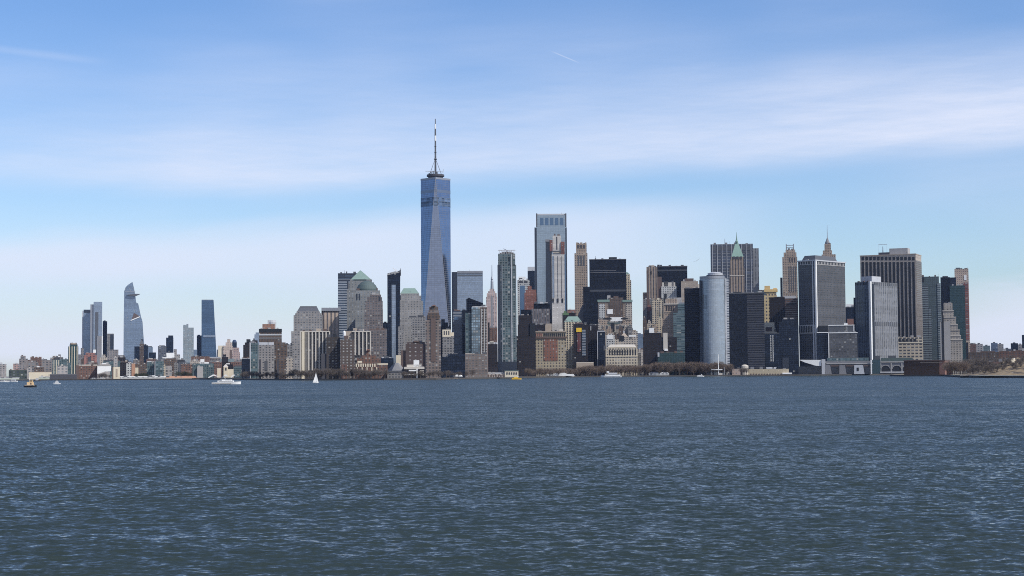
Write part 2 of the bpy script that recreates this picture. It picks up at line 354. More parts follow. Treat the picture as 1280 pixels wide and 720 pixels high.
# ------------------------------------------------------------------ water
def build_water():
    rng = np.random.default_rng(5)
    r = [6.0]
    while r[-1] < 60: r.append(r[-1] * 1.03)
    while r[-1] < 3600: r.append(r[-1] * (1.0036 if r[-1] < 700 else 1.009))
    while r[-1] < 11000: r.append(r[-1] * 1.06)
    r = np.array(r)
    th = np.concatenate([np.arange(-180, -27, 3.0), np.arange(-27, 27, .072), np.arange(27, 180, 3.0)]) * math.pi / 180
    RR, TH = np.meshgrid(r, th, indexing='ij')
    x = RR * np.sin(TH); y = RR * np.cos(TH); z = np.zeros_like(x); dx = np.zeros_like(x); dy = np.zeros_like(x)
    nw = 110
    lam = np.exp(rng.uniform(math.log(.5), math.log(3.4), nw))
    ang = rng.normal(R(-78), R(38), nw)           # the wind blows towards the camera
    for L, a in zip(lam, ang):
        k = 2 * math.pi / L
        steep = .017 * (1.0 if L < 2.4 else (2.4 / L) ** .6)
        amp = steep / k * 1.0
        grow = np.clip(2.2 - (RR * .0036 * 5 / L), 0, 1)      # a mesh this coarse cannot carry the shortest waves
        ph = k * (math.cos(a) * x + math.sin(a) * y) + rng.uniform(0, 6.28)
        z += amp * grow * np.cos(ph)
        dx -= .8 * amp * grow * math.cos(a) * np.sin(ph); dy -= .8 * amp * grow * math.sin(a) * np.sin(ph)
    nr, nt = x.shape
    co = np.stack([x + dx, y + dy, z], -1).reshape(-1, 3)
    co = np.vstack([co, [[0, 0, 0]]])
    i = np.arange(nr - 1)[:, None]; j = np.arange(nt)[None, :]; j2 = (j + 1) % nt
    q = np.stack([i * nt + j, (i + 1) * nt + j, (i + 1) * nt + j2, i * nt + j2], -1).reshape(-1, 4)
    me = bpy.data.meshes.new('water')
    me.vertices.add(len(co)); me.vertices.foreach_set('co', co.astype(np.float32).ravel())
    nq = len(q); hub = len(co) - 1
    tri = np.stack([np.full(nt, hub), np.arange(nt), (np.arange(nt) + 1) % nt], -1)
    loops = np.concatenate([q.ravel(), tri.ravel()]).astype(np.int32)
    me.loops.add(len(loops)); me.loops.foreach_set('vertex_index', loops)
    starts = np.concatenate([np.arange(nq) * 4, nq * 4 + np.arange(nt) * 3]).astype(np.int32)
    me.polygons.add(nq + nt); me.polygons.foreach_set('loop_start', starts)
    me.update(calc_edges=True); me.validate()
    me.polygons.foreach_set('use_smooth', np.ones(len(me.polygons), bool))
    m_ = bpy.data.materials.new('sea_water'); m_.use_nodes = True
    g = N(m_.node_tree); b = g.n['Principled BSDF']
    b.inputs['Roughness'].default_value = .09
    b.inputs['IOR'].default_value = 1.333
    tc = g.new('ShaderNodeTexCoord')
    def col3(scale, sx, rot, det):
        mp = g.new('ShaderNodeMapping'); g.l.new(tc.outputs['Object'], mp.inputs['Vector'])
        mp.inputs['Scale'].default_value = (sx, 1, 1); mp.inputs['Rotation'].default_value = (0, 0, rot)
        n = g.new('ShaderNodeTexNoise'); g.l.new(mp.outputs[0], n.inputs['Vector']); n.inputs['Scale'].default_value = scale
        n.inputs['Detail'].default_value = det; n.inputs['Roughness'].default_value = .6
        return n
    def vm(op, a, b):
        n = g.new('ShaderNodeVectorMath', operation=op); g.set(n.inputs[0], a); g.set(n.inputs[1], b); return n.outputs[0]
    gm_ = g.new('ShaderNodeMapping'); g.l.new(tc.outputs['Object'], gm_.inputs['Vector']); gm_.inputs['Scale'].default_value = (.45, 1.0, 1); gm_.inputs['Rotation'].default_value = (0, 0, .12)
    n3 = g.noise(gm_.outputs[0], .010, 5, .62)       # gust patches and wind lanes
    patch = g.m('MULTIPLY_ADD', g.ss(n3, .36, .64), .5, .72)
    fine, mid, big = col3(3.0, .8, .2, 4), col3(1.0, .75, -.2, 3), col3(.16, .6, .1, 3)
    sl = vm('ADD', vm('MULTIPLY', vm('SUBTRACT', fine.outputs['Color'], (.5, .5, .5)), (.85, 1.25, 0)),
            vm('ADD', vm('MULTIPLY', vm('SUBTRACT', mid.outputs['Color'], (.5, .5, .5)), (.55, .85, 0)),
               vm('MULTIPLY', vm('SUBTRACT', big.outputs['Color'], (.5, .5, .5)), (.15, .32, 0))))
    sc_ = g.new('ShaderNodeVectorMath', operation='SCALE'); g.l.new(sl, sc_.inputs[0]); g.l.new(patch, sc_.inputs['Scale'])
    geo = g.new('ShaderNodeNewGeometry')
    nn = g.new('ShaderNodeVectorMath', operation='NORMALIZE'); g.l.new(vm('ADD', vm('ADD', geo.outputs['Normal'], sc_.outputs[0]), (0, -.25, 0)), nn.inputs[0])
    g.l.new(nn.outputs[0], b.inputs['Normal'])
    g.l.new(g.mix(n3, (.020, .031, .027, 1), (.028, .039, .034, 1)), b.inputs['Base Color'])
    me.materials.append(m_)
    o = bpy.data.objects.new('water', me); col.objects.link(o); tag(o, kind='structure')
    return o
build_water()

# ------------------------------------------------------------------ land
def land(name, pts, z, m_, sea_to=None):
    me = bpy.data.meshes.new(name)
    me.from_pydata([(x, y, z) for x, y in pts], [], [tuple(range(len(pts)))]); me.materials.append(m_)
    o = bpy.data.objects.new(name, me); col.objects.link(o); tag(o, kind='structure'); return o
gm = mat('ground', (.13, .12, .10), .95, noise=.3, nscale=.02)
fr = [(ray(px, 465).x * D, D) for px, D in SH]
land('ground', [(-9000, 3200)] + fr + [(9000, 4200), (9000, 11000), (-9000, 11000)], GZ, gm)
wallm = mat('seawall_stone', (.07, .065, .06), .9, noise=.3, nscale=.2)
mb = MB()
pp = [(-9000, 3200)] + fr + [(9000, 4200)]
for (xa, ya), (xb, yb) in zip(pp, pp[1:]):
    mb.prism([(xa, ya - 1.5), (xb, yb - 1.5), (xb, yb + .2), (xa, ya + .2)], -2, GZ + .25)
tag(mb.build('seawall', wallm), kind='structure')
# ------------------------------------------------------------------ facade styles
T_PRE = facade((.42, .335, .265), (.06, .055, .055), 5, 4, .5, .5)             # pre-war tan masonry
T_PALE = facade((.54, .48, .41), (.08, .08, .085), 5, 4.2, .5, .5)
T_GREY = facade((.26, .25, .245), (.05, .055, .06), 4.5, 4, .6, .5)
T_GRAN = facade((.30, .285, .275), (.10, .11, .12), 5, 4.4, .55, .5, gspec=.9)          # granite with flush squares
T_BRN = facade((.145, .108, .088), (.035, .035, .04), 5, 4, .5, .5, bright=.08)
T_BRK = facade((.205, .125, .10), (.05, .045, .045), 5, 4, .45, .5, bright=.05)
T_DBR = facade((.040, .034, .036), (.010, .012, .018), 5, 4, .6, .5, gspec=.3, bright=.01)
T_BLK = facade((.020, .023, .032), (.004, .007, .014), 3, 4, .9, .7, bright=.0, gspec=.2, gr=.25)
T_NAVY = facade((.014, .020, .032), (.007, .014, .030), 3.2, 4, .8, .75, bright=.003, gspec=.3)
T_BAND = facade((.16, .16, .165), (.010, .014, .022), 9, 4.2, 1.1, .55, bright=.02, skip=0)
T_BLUE = facade((.15, .18, .22), (.19, .25, .33), 3, 4.2, .9, .85, gm=.45, gspec=.8, gr=.1, bright=.01, var=.25)
T_LBLUE = facade((.24, .27, .30), (.24, .295, .37), 3, 4.2, .9, .85, gm=.5, gspec=.8, gr=.1, bright=.0, var=.18)
T_TEAL = facade((.14, .18, .185), (.04, .08, .095), 4, 4.2, .7, .7, gm=.2, bright=.06, var=.7)
T_SLAT = facade((.30, .33, .37), (.03, .05, .08), 9, 5, 1.1, .5, bright=.0, gm=.2)
T_DTEAL = facade((.032, .062, .064), (.024, .055, .060), 3, 4, .85, .8, bright=.0, var=.15, gspec=.5, gr=.3)
T_WHT = facade((.62, .62, .60), (.05, .055, .065), 5, 4.5, .5, .5)
T_CRM = facade((.64, .55, .41), (.06, .06, .065), 5, 4.4, .5, .6)
T_FAR = facade((.26, .235, .225), (.07, .08, .09), 8, 6, .5, .5, tint=.2)
T_FARD = facade((.12, .125, .14), (.04, .05, .07), 8, 6, .6, .6)
T_FARL = facade((.42, .39, .37), (.12, .13, .14), 8, 6, .5, .5)
T_RIB = facade((.42, .335, .265), (.05, .045, .05), 6, 4, .42, 1.1, bright=0)             # vertical piers
T_GRIB = facade((.255, .26, .27), (.10, .105, .12), 6.5, 4, .4, 1.1, bright=0)

# ================================================================== far left: uptown skyline
FD = 6900
G(0, 'pale apartment slab at the far left edge of the skyline', [(-6, 8, 455)], T_FARL, [('ch', 'penthouse', 'light_grey', -2, 3, 453)], D=4600, name='apartment_block', cat='apartment block')
G(0, 'pinkish apartment slab standing alone near the left edge', [(16.5, 29, 454.5)], facade((.42, .30, .27), (.12, .12, .13), 8, 6, .5, .5), [('ch', 'penthouse', 'light_grey', 19, 22, 453.5)], D=4600, name='apartment_block', cat='apartment block')
G(0, 'grey brown block left of the crenellated brick block', [(32, 39, 451.5)], T_FAR, (), D=3900)
G(0, 'brick block with a crenellated roofline near the left edge', [(38, 52, 447)], T_BRK,
  [('ch', 'turret', 'red_brick', 38, 41, 446), ('ch', 'turret', 'red_brick', 44, 47, 446), ('ch', 'turret', 'red_brick', 50, 52, 446)], D=3800)
G(0, 'low grey brown slab right of the crenellated brick block', [(51.5, 66, 450)], T_FAR, [('ch', 'penthouse', 'dark_grey', 55, 59, 449)], D=3900)
G(0, 'beige tower with a dark rooftop box beside the brick block', [(65.5, 75, 449.5)], T_TEAL, [('ch', 'penthouse', 'dark_grey', 68, 75, 446.5), ('ch', 'water_tank', 'slate', 70.5, 72.5, 445, 446.5), ('strips', 'pier', 'cream', 66, 75, 450, 468, 3, .3)], D=3700, name='residential_tower', cat='apartment tower')
G(0, 'blue grey block left of the slim cream framed tower', [(75, 85, 449)], T_TEAL, (), D=3900)
G(0, 'slim cream framed tower with teal glass stripes', [(85.3, 98, 433), (87, 97, 430.5, 4)], T_DTEAL,
  [('strips', 'pier', 'cream', 85.3, 98, 433, 0, 4, .28, -.5, .8), ('ch', 'penthouse', 'tan_stone', 89, 95, 429)], D=3600, name='residential_tower', cat='apartment tower')
G(0, 'low brick warehouse with a pale roof line by the left piers', [(95, 121.5, 457)], T_BRK,
  [('ch', 'roof', 'pale_stone', 97, 121.5, 455.8), ('ch', 'side_wing', 'brown_brick', 94.5, 99, 456.5, 0, -2, 20)], D=3150, name='warehouse', cat='warehouse')
G(0, 'grey tower foot left of the pair of glass towers', [(98, 105, 443), (101, 105, 435, 4)], T_FAR, (), D=6300)
G(0, 'blue glass tower, lower one of the far left pair', [(102.8, 117.5, 388.5), (104.5, 117, 387, 2)], T_BLUE,
  [('ch', 'edge_fin', 'light_grey', 102.8, 104.2, 388.5, 0, -1.2, 3), ('ch', 'dark_crown', 'dark_glass', 105, 116.5, 387.2, 391, -.8, 1.6)], D=FD, name='glass_tower', cat='skyscraper', dep=45)
G(0, 'grey glass tower with stepped top, taller of the far left pair', [(117, 127.8, 377.3)], T_LBLUE,
  [('ch', 'shoulder', 'steel', 113, 117, 380.5, 0, 6, 30), ('ch', 'recess', 'slate', 119, 123, 390, 450, -.8, 1.5), ('ch', 'edge_strip', 'white_paint', 127.2, 128.6, 420, 0, -1.2, 3),
   ('ch', 'lower_wing', 'mid_grey', 121, 127, 420, 0, -3, 3)], D=FD - 60, name='glass_tower', cat='skyscraper', dep=45)
G(0, 'slim dark tower just right of the far left pair', [(128.4, 134, 401.5)], T_BLK, [('ch', 'rooftop_box', 'dark_grey', 129.5, 132, 400.5)], D=FD + 80, name='glass_tower', cat='skyscraper')
G(0, 'short grey tower with a dark right side behind slim dark tower', [(134, 142.3, 417)], T_GREY, [('ch', 'dark_side', 'dark_glass', 138, 142.3, 418, 0, -1, 2)], D=FD + 200)
G(0, 'red framed building with a white box on its roof, far left', [(105, 121, 444), (107, 119, 441, 3)], facade((.40, .20, .17), (.10, .06, .06), 9, 6, .4, .6),
  [('ch', 'roof_box', 'white_paint', 116.5, 120, 437), ('ch', 'dark_opening', 'dark_grey', 110, 114, 446, 454, -1, 2)], D=4300, name='apartment_block', cat='apartment block')
# white sloping shed
b = B('storage_shed', 'big white shed with a sloping wall by the left piers', 'shed', 3120, 130)
p = [b.P(121.5, 467), b.P(121.8, 456.5), b.P(139, 457), b.P(138.6, 464), b.P(131, 464.5), b.P(124, 467)]
MB().side([(q[0], max(0, q[1])) for q in p], 0, 40).build('wall', K['white_paint'], b.root)
b.z = b.P(130, 456.5)[1]; b.ch('roof', 'pale_stone', 121.3, 139.2, 456.2, 456.8, -1, 42)
G(0, 'long grey building with flat roof behind the white shed', [(129, 151, 451.5)], T_TEAL, [('ch', 'roof', 'dark_grey', 130, 150, 449.8)], D=3800)
G(0, 'stepped grey building low between the slim dark tower and curved tower', [(134, 156, 444), (136, 148, 437, 5)], T_FAR, (), D=5200)
G(0, 'tan windowless block beside the dark doorway on the left piers', [(141.8, 150, 458.6)], K['cream'], [('ch', 'vent_panel', 'tan_stone', 145, 147, 461, 471, -.6, 1), ('ch', 'dark_side', 'brown_brick', 140, 141.9, 458.8, 0, .5, 20)], D=3020, name='vent_building', cat='building')
G(0, 'dark brown block behind the tan windowless block', [(150, 159, 453)], T_DBR, [('ch', 'penthouse', 'dark_grey', 152, 155, 452)], D=3250)
G(0, 'narrow white block with an orange brick right half', [(158, 169, 454)], T_WHT, [('ch', 'brick_half', 'orange', 164.5, 169, 454.5, 0, -1, 2), ('ch', 'penthouse', 'white_paint', 160, 164, 452.5)], D=3200, name='apartment_block', cat='apartment block')

# curved glass tower with an open deck
b = B('glass_tower', 'tapering blue glass tower with a slanted tip and a wedge shaped deck', 'skyscraper', FD, 166)
o = [(154.2, 0), (154.6, 400), (155.2, 364), (157, 359), (160, 356), (165.6, 352.4), (167.5, 360), (169.5, 372), (170.2, 378), (172.8, 379.5), (174.2, 386), (176.3, 396), (178.2, 402), (179, 415), (181, 440), (182.5, 0)]
pts = []
for i, (px, py) in enumerate(o):
    x, z = b.P(px, 462 if py == 0 else py); pts.append((x, 0 if py == 0 else z))
MB().side(pts, 0, 50).build('wall', T_BLUE, b.root)
q = [b.P(*p, -9) for p in ((158, 368.6), (168.8, 367.2), (175.3, 367.4), (168.8, 370.3), (163, 369.6))]
MB().side(q, -10, 18).build('observation_deck', K['slate'], b.root)
q = [b.P(*p, -1) for p in ((164.5, 399.2), (167.5, 391), (174.8, 395.5))]
MB().side(q, -1.2, 2).build('triangular_recess', K['brown_brick'], b.root)
q = [b.P(*p, -2.5) for p in ((163.2, 401.2), (163.4, 400), (174.8, 395.3), (175.2, 396.3))]
MB().side(q, -2.5, 1).build('soffit', K['white_paint'], b.root)
b.ch('top_band', 'steel', 156.5, 169, 364.3, 365.2, -.8, 2)
b.ch('base_annex', 'dark_glass', 176.5, 179, 424, 0, -2, 4)

G(0, 'dark glass block in front of the curved tower foot', [(168, 176, 433)], T_NAVY, (), D=4700)
b = G(0, 'slim brown tower with a pointed dark roof by the curved tower', [(174.5, 180, 430)], T_BRN, [('pyr', 'spire', 'slate', 174.5, 180, 425, 176.5, 177.5)], D=4500, name='church_tower', cat='tower')
G(0, 'dark navy block right of the pointed brown tower', [(179.5, 185, 431.5)], T_NAVY, [('ch', 'penthouse', 'dark_grey', 180.5, 183, 430)], D=4800)
G(0, 'blue grey twin topped block between two dark blocks', [(184, 191, 433.5)], T_BLUE, [('ch', 'rooftop_box', 'slate', 185, 190, 432.6)], D=5000)
G(0, 'dark low block stepping down right of the blue grey block', [(186, 195, 440.5)], T_NAVY, (), D=4600)
G(0, 'flat grey block left of the dark notched tower', [(197.5, 208, 432.5)], T_FARD, [('ch', 'penthouse', 'mid_grey', 199, 206, 431.5)], D=5600)
G(0, 'dark navy tower with a notched top, alone on the left skyline', [(207.6, 216.8, 422), (210.3, 216.5, 419.3, 2)], T_NAVY, (), D=6000, name='glass_tower', cat='office tower')
G(0, 'pale stepped building with a low white wing near the notched tower', [(215, 228, 450), (216, 225, 443, 3), (217, 221, 436.5, 6)], T_FARL, [('ch', 'white_wing', 'white_paint', 208, 218, 441, 0, -4, 20)], D=5200, name='apartment_block', cat='apartment block')
G(0, 'pale grey glass tower with a small step at its top left', [(229, 242.2, 409.5), (229, 235.5, 406, 0)], facade((.34, .37, .38), (.20, .26, .29), 5, 5, .7, .6, gm=.3, var=.3),
  [('ch', 'rooftop_box', 'steel', 233, 235.5, 405)], D=6200, name='residential_tower', cat='apartment tower')
G(0, 'low blue block against the foot of the pale glass tower', [(242, 246.5, 437)], T_BLUE, (), D=6300)
G(0, 'dark navy block joined to the left of the tapering glass tower', [(246, 253, 419.3)], T_NAVY, [('ch', 'rooftop_box', 'dark_grey', 247, 250, 418.4)], D=6500, name='glass_tower', cat='office tower')
b = B('glass_tower', 'dark blue tapering glass tower with a pale band low down', 'skyscraper', 6450, 260)
z1 = b.P(259, 375.2)[1]; a0, a1 = b.P(251.9, 380)[0], b.P(267, 380)[0]; c0, c1 = b.P(251.9, 450)[0], b.P(272, 450)[0]
MB().frus((c0, c1, 0, 45), 0, (a0, a1, 3, 40), z1).build('wall', facade((.05, .08, .13), (.06, .11, .18), 3, 4.2, .9, .8, gm=.35, bright=0, var=.25), b.root)
b.z = z1; b.ch('rooftop_band', 'steel', 252.2, 266.6, 374.5); b.ch('pale_band', T_LBLUE, 254, 268.6, 418.8, 421.6, -.8, 2)
G(0, 'dark flat block right of the tapering glass tower', [(271, 280, 437)], T_FARD, [('ch', 'penthouse', 'steel', 272, 276, 436)], D=6300)
G(0, 'cream stepped tower with a peaked top on the left skyline', [(279, 291, 432), (282, 290, 428, 3), (284, 288, 424, 6)], facade((.55, .45, .38), (.2, .17, .16), 8, 6, .45, .5), [('ch', 'wing', 'cream', 272.5, 280, 432, 0, 6, 20)], D=5900, name='apartment_tower', cat='apartment tower')
b = G(0, 'small dark tower with a rounded top beside the cream tower', [(290.2, 296, 428)], T_NAVY, (), D=6000, name='office_tower')
x0, x1, y0, y1 = b.last; MB().lathe((x0 + x1) / 2, (y0 + y1) / 2, [((x1 - x0) / 2, b.z), ((x1 - x0) * .42, b.z + 6), ((x1 - x0) * .2, b.z + 10)], 12).build('domed_roof', K['navy_paint'], b.root)
G(0, 'pinkish blocky building below the rounded dark tower', [(287, 300, 440), (291, 299, 434.5, 5)], facade((.45, .34, .31), (.15, .13, .14), 8, 6, .45, .5), [('ch', 'wing', 'brown_brick', 287, 290, 437.5, 0, -1, 10)], D=5600, name='apartment_block', cat='apartment block')
G(0, 'long brick block behind the grey pier building', [(239, 262, 445.5)], T_BRK, [('ch', 'penthouse', 'pale_stone', 244, 248, 444.5)], D=4200, name='warehouse', cat='warehouse')
G(0, 'wide low building with a pale grey green roof', [(258, 276, 447), (276, 296, 449)][:1], T_FAR, [('ch', 'roof', 'light_grey', 258, 276, 446.2)], D=4700)
G(0, 'wide red brown building under the pale green roof', [(264, 302, 452.5)], T_BRK, [('ch', 'roof', facade((.22, .27, .28), (.1, .1, .1), 9, 9, .1, .1), 275, 293, 448.4)], D=4000, name='warehouse', cat='warehouse')
G(0, 'grey glazed pier building with white rooftop structure', [(240.5, 267.5, 454.5)], T_TEAL, [('ch', 'rooftop_structure', 'white_paint', 249.5, 261, 452.5), ('ch', 'rooftop_box', 'white_paint', 250.5, 255.5, 449), ('ch', 'concrete_fin', 'concrete', 246.5, 254, 458, 0, -6, 6)], D=3050, name='pier_building', cat='pier building')
b = G(0, 'small cream church with a gable above the pier sheds', [(279.5, 285, 458.5), (285, 292, 462)][:1], K['cream'], (), D=3300, name='church', cat='church')
b.pyr('gable_roof', 'pale_stone', 279, 285.5, 455.5, 281.5, 282.8); b.ch('nave', 'cream', 285, 292, 461.5, 0, 1, 14); b.ch('window', 'dark_grey', 281.2, 283.3, 459.5, 463, -.4, .6)
G(0, 'small cream gabled house left of the pier church', [(271.5, 276, 461)], K['cream'], [('ch', 'roof', 'pale_stone', 271, 276.5, 460.3)], D=3250, name='house', cat='house')
G(0, 'low teal block right of the cream church', [(292, 303, 458.5)], T_TEAL, [('ch', 'roof', 'slate', 292, 303, 457.8)], D=3350)
G(0, 'brick mid rise with a white roof shed on the left shore', [(205, 221, 450), (206, 220, 447.8, 2)], T_BRN, [('ch', 'roof_shed', 'white_paint', 203, 211, 446.6)], D=3500, name='apartment_block', cat='apartment block')
G(0, 'dark gabled block right of the brick mid rise', [(220.5, 233, 452)], T_FARD, [('ch', 'roof', 'black', 222, 231, 450.3)], D=3600)
G(0, 'reddish low block between the gabled block and pier building', [(226, 241, 455.5)], T_BRK, [('ch', 'penthouse', 'slate', 230, 233, 454.5)], D=3300)
G(0, 'teal glass block on the left shore, left of two', [(183.5, 193, 452.5)], T_TEAL, [('ch', 'roof', 'light_grey', 184, 189, 451.3)], D=3250)
G(0, 'teal glass block on the left shore, right of two', [(193.2, 204.5, 451.5)], T_TEAL, [('ch', 'edge_fin', 'steel', 193.2, 194.4, 451.5, 0, -1, 2), ('ch', 'roof', 'slate', 195, 203, 450.6)], D=3220)
G(0, 'brown steep block with pale patches left of the teal blocks', [(169, 184, 455), (172, 180, 451, 3)], T_BRN, [('ch', 'pale_extension', 'cream', 169, 173, 459.5, 0, -2, 6)], D=3300)
G(0, 'low tan warehouse with a flat roof behind the left marina', [(36, 64.5, 465.6)], K['cream'], [('ch', 'roof', 'tan_stone', 36, 64.5, 465)], D=3100, name='warehouse', cat='warehouse')
G(0, 'dark long shed under the slim towers near the left shore', [(62, 96, 468)], K['dark_grey'], [('ch', 'roof', 'mid_grey', 62, 96, 467.5)], D=3060, name='pier_shed', cat='shed')
G(0, 'dark green low building left of the crenellated block', [(11, 34, 462.5)], facade((.08, .10, .09), (.03, .04, .05), 8, 6, .5, .5), [('ch', 'penthouse', 'pale_stone', 14, 17, 461.5)], D=3500)
# white and orange pier sheds
b = G(0, 'long white pier shed with grey doors on the left shore', [(150.5, 207, 471)], facade((.72, .72, .70), (.22, .22, .23), 9, 12, .5, .6), [('ch', 'roof', 'white_paint', 150, 207.5, 470.2), ('ch', 'roof_hump', 'white_paint', 187, 194, 469.3)], D=2995, name='pier_shed', cat='shed', dep=25)
b = G(0, 'orange roofed pier shed with a white face and sloped end', [(207.5, 240, 472.5)], facade((.7, .62, .55), (.3, .18, .13), 9, 12, .5, .6), (), D=2990, name='pier_shed', cat='shed', dep=25)
b.pyr('roof', 'orange', 207, 246, 470, 210, 244, 0, 25, 9)
G(0, 'white low pier canopy at the far left marina', [(113.5, 131, 474)], facade((.65, .68, .62), (.25, .3, .28), 9, 12, .5, .5), [('ch', 'roof', 'white_paint', 113, 131.5, 473.4)], D=2975, name='pier_shed', cat='shed', dep=14)
G(0, 'pale green pier shed behind the moored left boats', [(-8, 24, 472.8)], facade((.55, .6, .52), (.3, .33, .3), 9, 12, .5, .5), [('ch', 'roof', 'light_grey', -8, 24.5, 472)], D=3010, name='pier_shed', cat='shed', dep=14)
G(0, 'grey green pier shed right of the brown tug', [(49, 62, 471.5)], facade((.5, .54, .46), (.3, .33, .3), 9, 12, .5, .5), [('ch', 'roof', 'light_grey', 49, 62.5, 470.7)], D=3000, name='pier_shed', cat='shed', dep=14)
# zig-zag roofed pier
b = B('pier_shed', 'dark pier hall with a white zigzag roof', 'shed', 2980, 285)
b.tiers('wall', K['dark_grey'], [(245, 312, 472)])
for k, (xa, xp, xb) in enumerate(((260, 267, 273.5), (277.5, 282, 286), (288, 292.5, 297))):
    q = [b.P(xa, 471.7, -3), b.P(xp - 1, 468.2, -3), b.P(xp + 1, 468.2, -3), b.P(xb, 471.2, -3), b.P(xp, 469.6, -3), b.P(xa + 1, 472.4, -3)]
    MB().side(q, -3, 14).build('roof_fold', K['white_paint'], b.root)

# ================================================================== x 300 - 365
G(300, 'dark narrow block with rooftop plant left of the grey slab tower', [(304, 313, 431), (306, 312, 428, 4)], T_DBR, [('ch', 'rooftop_plant', 'black', 308, 313, 424)])
G(120, 'dark lower block at the waterfront left of grey slab tower', [(302, 312.5, 448.5)], T_NAVY, [('ch', 'roof', 'light_grey', 302, 312.5, 448)], name='apartment_block', cat='apartment block')
G(200, 'slim grey teal glass tower with dark plant on its roof', [(312, 323, 429)], T_TEAL, [('ch', 'rooftop_plant', 'black', 315, 322, 425.4), ('ch', 'water_tank', 'slate', 316.5, 318.5, 423, 425.6), ('ch', 'pale_edge', 'light_grey', 312, 313.5, 429, 0, -.8, 1.5)], name='residential_tower', cat='apartment tower')
G(0, 'pale hazy tower far behind the red topped tower', [(318, 324.5, 418), (319.5, 324, 415.5, 3)], T_LBLUE, (), D=6200, name='glass_tower', cat='office tower')
b = G(480, 'brown tower with a dark top band and red rooftop frame', [(323.8, 352.2, 411)], T_BRN, [('ch', 'dark_crown', 'black', 323.6, 352.4, 411.2, 415, -.8, 2), ('ch', 'pale_band', 'light_grey', 323.8, 352.2, 417.5, 419.2, -.5, 1), ('ch', 'pale_band', 'mid_grey', 323.8, 352.2, 422, 423.2, -.5, 1)], dep=40)
b.ch('rooftop_frame', facade((.33, .19, .14), (.18, .12, .10), 6, 5, .4, .5), 328, 343.5, 405, None, 5, 14)
x, z = b.P(342, 400.2, 18); xr_ = b.P(346, 400, 18)[0]
MB().lathe(x - 3, 20, [(7.5, b.z), (8, z - 4), (6.5, z)], 14).build('rooftop_drum', K['light_grey'], b.root)
b.ch('rooftop_box', 'light_grey', 334.5, 338.5, 400.3, None, 14, 8)
G(90, 'beige grey apartment tower with a blank white roof storey', [(323.2, 343, 431)], facade((.33, .31, .30), (.07, .075, .08), 5, 4, .5, .5, bright=.1), [('ch', 'roof_storey', 'light_grey', 323.8, 342.4, 427.8), ('ch', 'dark_edge', 'dark_grey', 324.5, 326.3, 449, 0, -.7, 1), ('ch', 'window_bay', 'slate', 331, 334.5, 451, 463, -.6, 1)], name='apartment_tower', cat='apartment tower')
G(92, 'narrow brown block touching the right side of beige grey apartment tower', [(343, 353, 428)], T_BRN, [('ch', 'penthouse', 'brown_brick', 345, 351, 427)], name='apartment_tower', cat='apartment tower')
G(70, 'brown brick riverside apartment block with dark window columns', [(346, 359, 448), (349, 359, 430, 5), (350, 357, 428, 6)], T_BRN, [('ch', 'dark_bay', 'dark_grey', 346, 348.5, 449, 0, -.6, 1)], name='apartment_tower', cat='apartment tower')
G(260, 'grey beige block behind the brown brick riverside block', [(355, 366, 431.5)], T_GREY, [('ch', 'penthouse', 'dark_grey', 358, 362, 430.2), ('ch', 'painted_window_glint', 'white_paint', 361, 363, 446, 448, -.5, 1)])  # small white panel imitates a flash of light on a window
G(60, 'low beige grid fronted block at the waterfront, left of granite tower', [(357.5, 366.5, 447)], T_PALE, [('ch', 'roof', 'mid_grey', 357.5, 366.5, 446.3)], name='apartment_block', cat='apartment block')

# ================================================================== granite office cluster
b = G(560, 'grey granite tower with a dark truncated pyramid top', [(364, 403.5, 414), (367, 403.3, 394, 4), (369, 401.5, 391.5, 6), (370.6, 400, 389.3, 8)], T_GRAN, (), dep=52, name='office_tower', cat='office tower')
b.pyr('truncated_roof', 'slate', 371.3, 399, 384, 374.5, 396.5, 8, 34, 9); b.z = b.z2; b.ch('roof_lip', 'dark_grey', 375, 396, 382.8, None, 18, 14)
b = G(700, 'cream tower with vertical dark slots under a grey flat cap', [(404, 424, 388.5)], facade((.52, .42, .34), (.08, .07, .07), 7, 4, .4, 1.1, bright=0), [('ch', 'cap', 'steel', 401.8, 426, 384.6, 388.6, -2, 36), ('ch', 'dark_side', 'brown_brick', 401.8, 405, 388.5, 0, 1, 30), ('strips', 'roof_slot', 'dark_grey', 405, 424, 388.6, 390.2, 9, .5, -.7, 1)], dep=34, name='office_tower', cat='office tower')
# Gateway slabs
def slab(off, label, xl, xr, yt, face0, ncol, yb, pent, cream=None, D=None):
    b = G(off, label, [(xl, xr, yt)], facade((.10, .095, .095), (.02, .022, .03), 4, 4, .7, .6, bright=.06), (), name='apartment_tower', cat='apartment tower', dep=26)
    w = (xr - face0) / ncol
    for k in range(ncol + 1):
        b.ch('pier', 'pale_stone', face0 + w * k - .75, face0 + w * k + .75, yt, yb, -1.4, 1.8)
    b.ch('roof_rim', 'pale_stone', xl, xr, yt - .3, yt + .8, -1.6, 2); b.ch('penthouse', 'tan_stone', *pent)
    if cream: b.ch('blank_end_wall', 'cream', cream[0], cream[1], yt, 0, -1.9, 2)
    return b
b = slab(70, 'white columned apartment slab beside a cream end wall, left of two', 375.5, 412, 414.3, 386, 6, 463, (395, 401, 410.8), (377, 380.7))
b.ch('side_pier', 'pale_stone', 375.3, 376.2, 414.3, 466, -1.8, 2); b.strips('narrow_pier', 'pale_stone', 381.5, 385.5, 414.3, 466, 3, .3, -1.5, 1.8)
b = slab(240, 'white columned apartment slab behind low brick houses, right of two', 440, 463, 414.2, 444, 4, 444, (441.5, 446, 410.2))
b.ch('upper_wing', 'tan_stone', 431.5, 441, 413.8, 424, 2, 20); b.ch('penthouse', 'pale_stone', 449, 455, 411.6, None, 6)
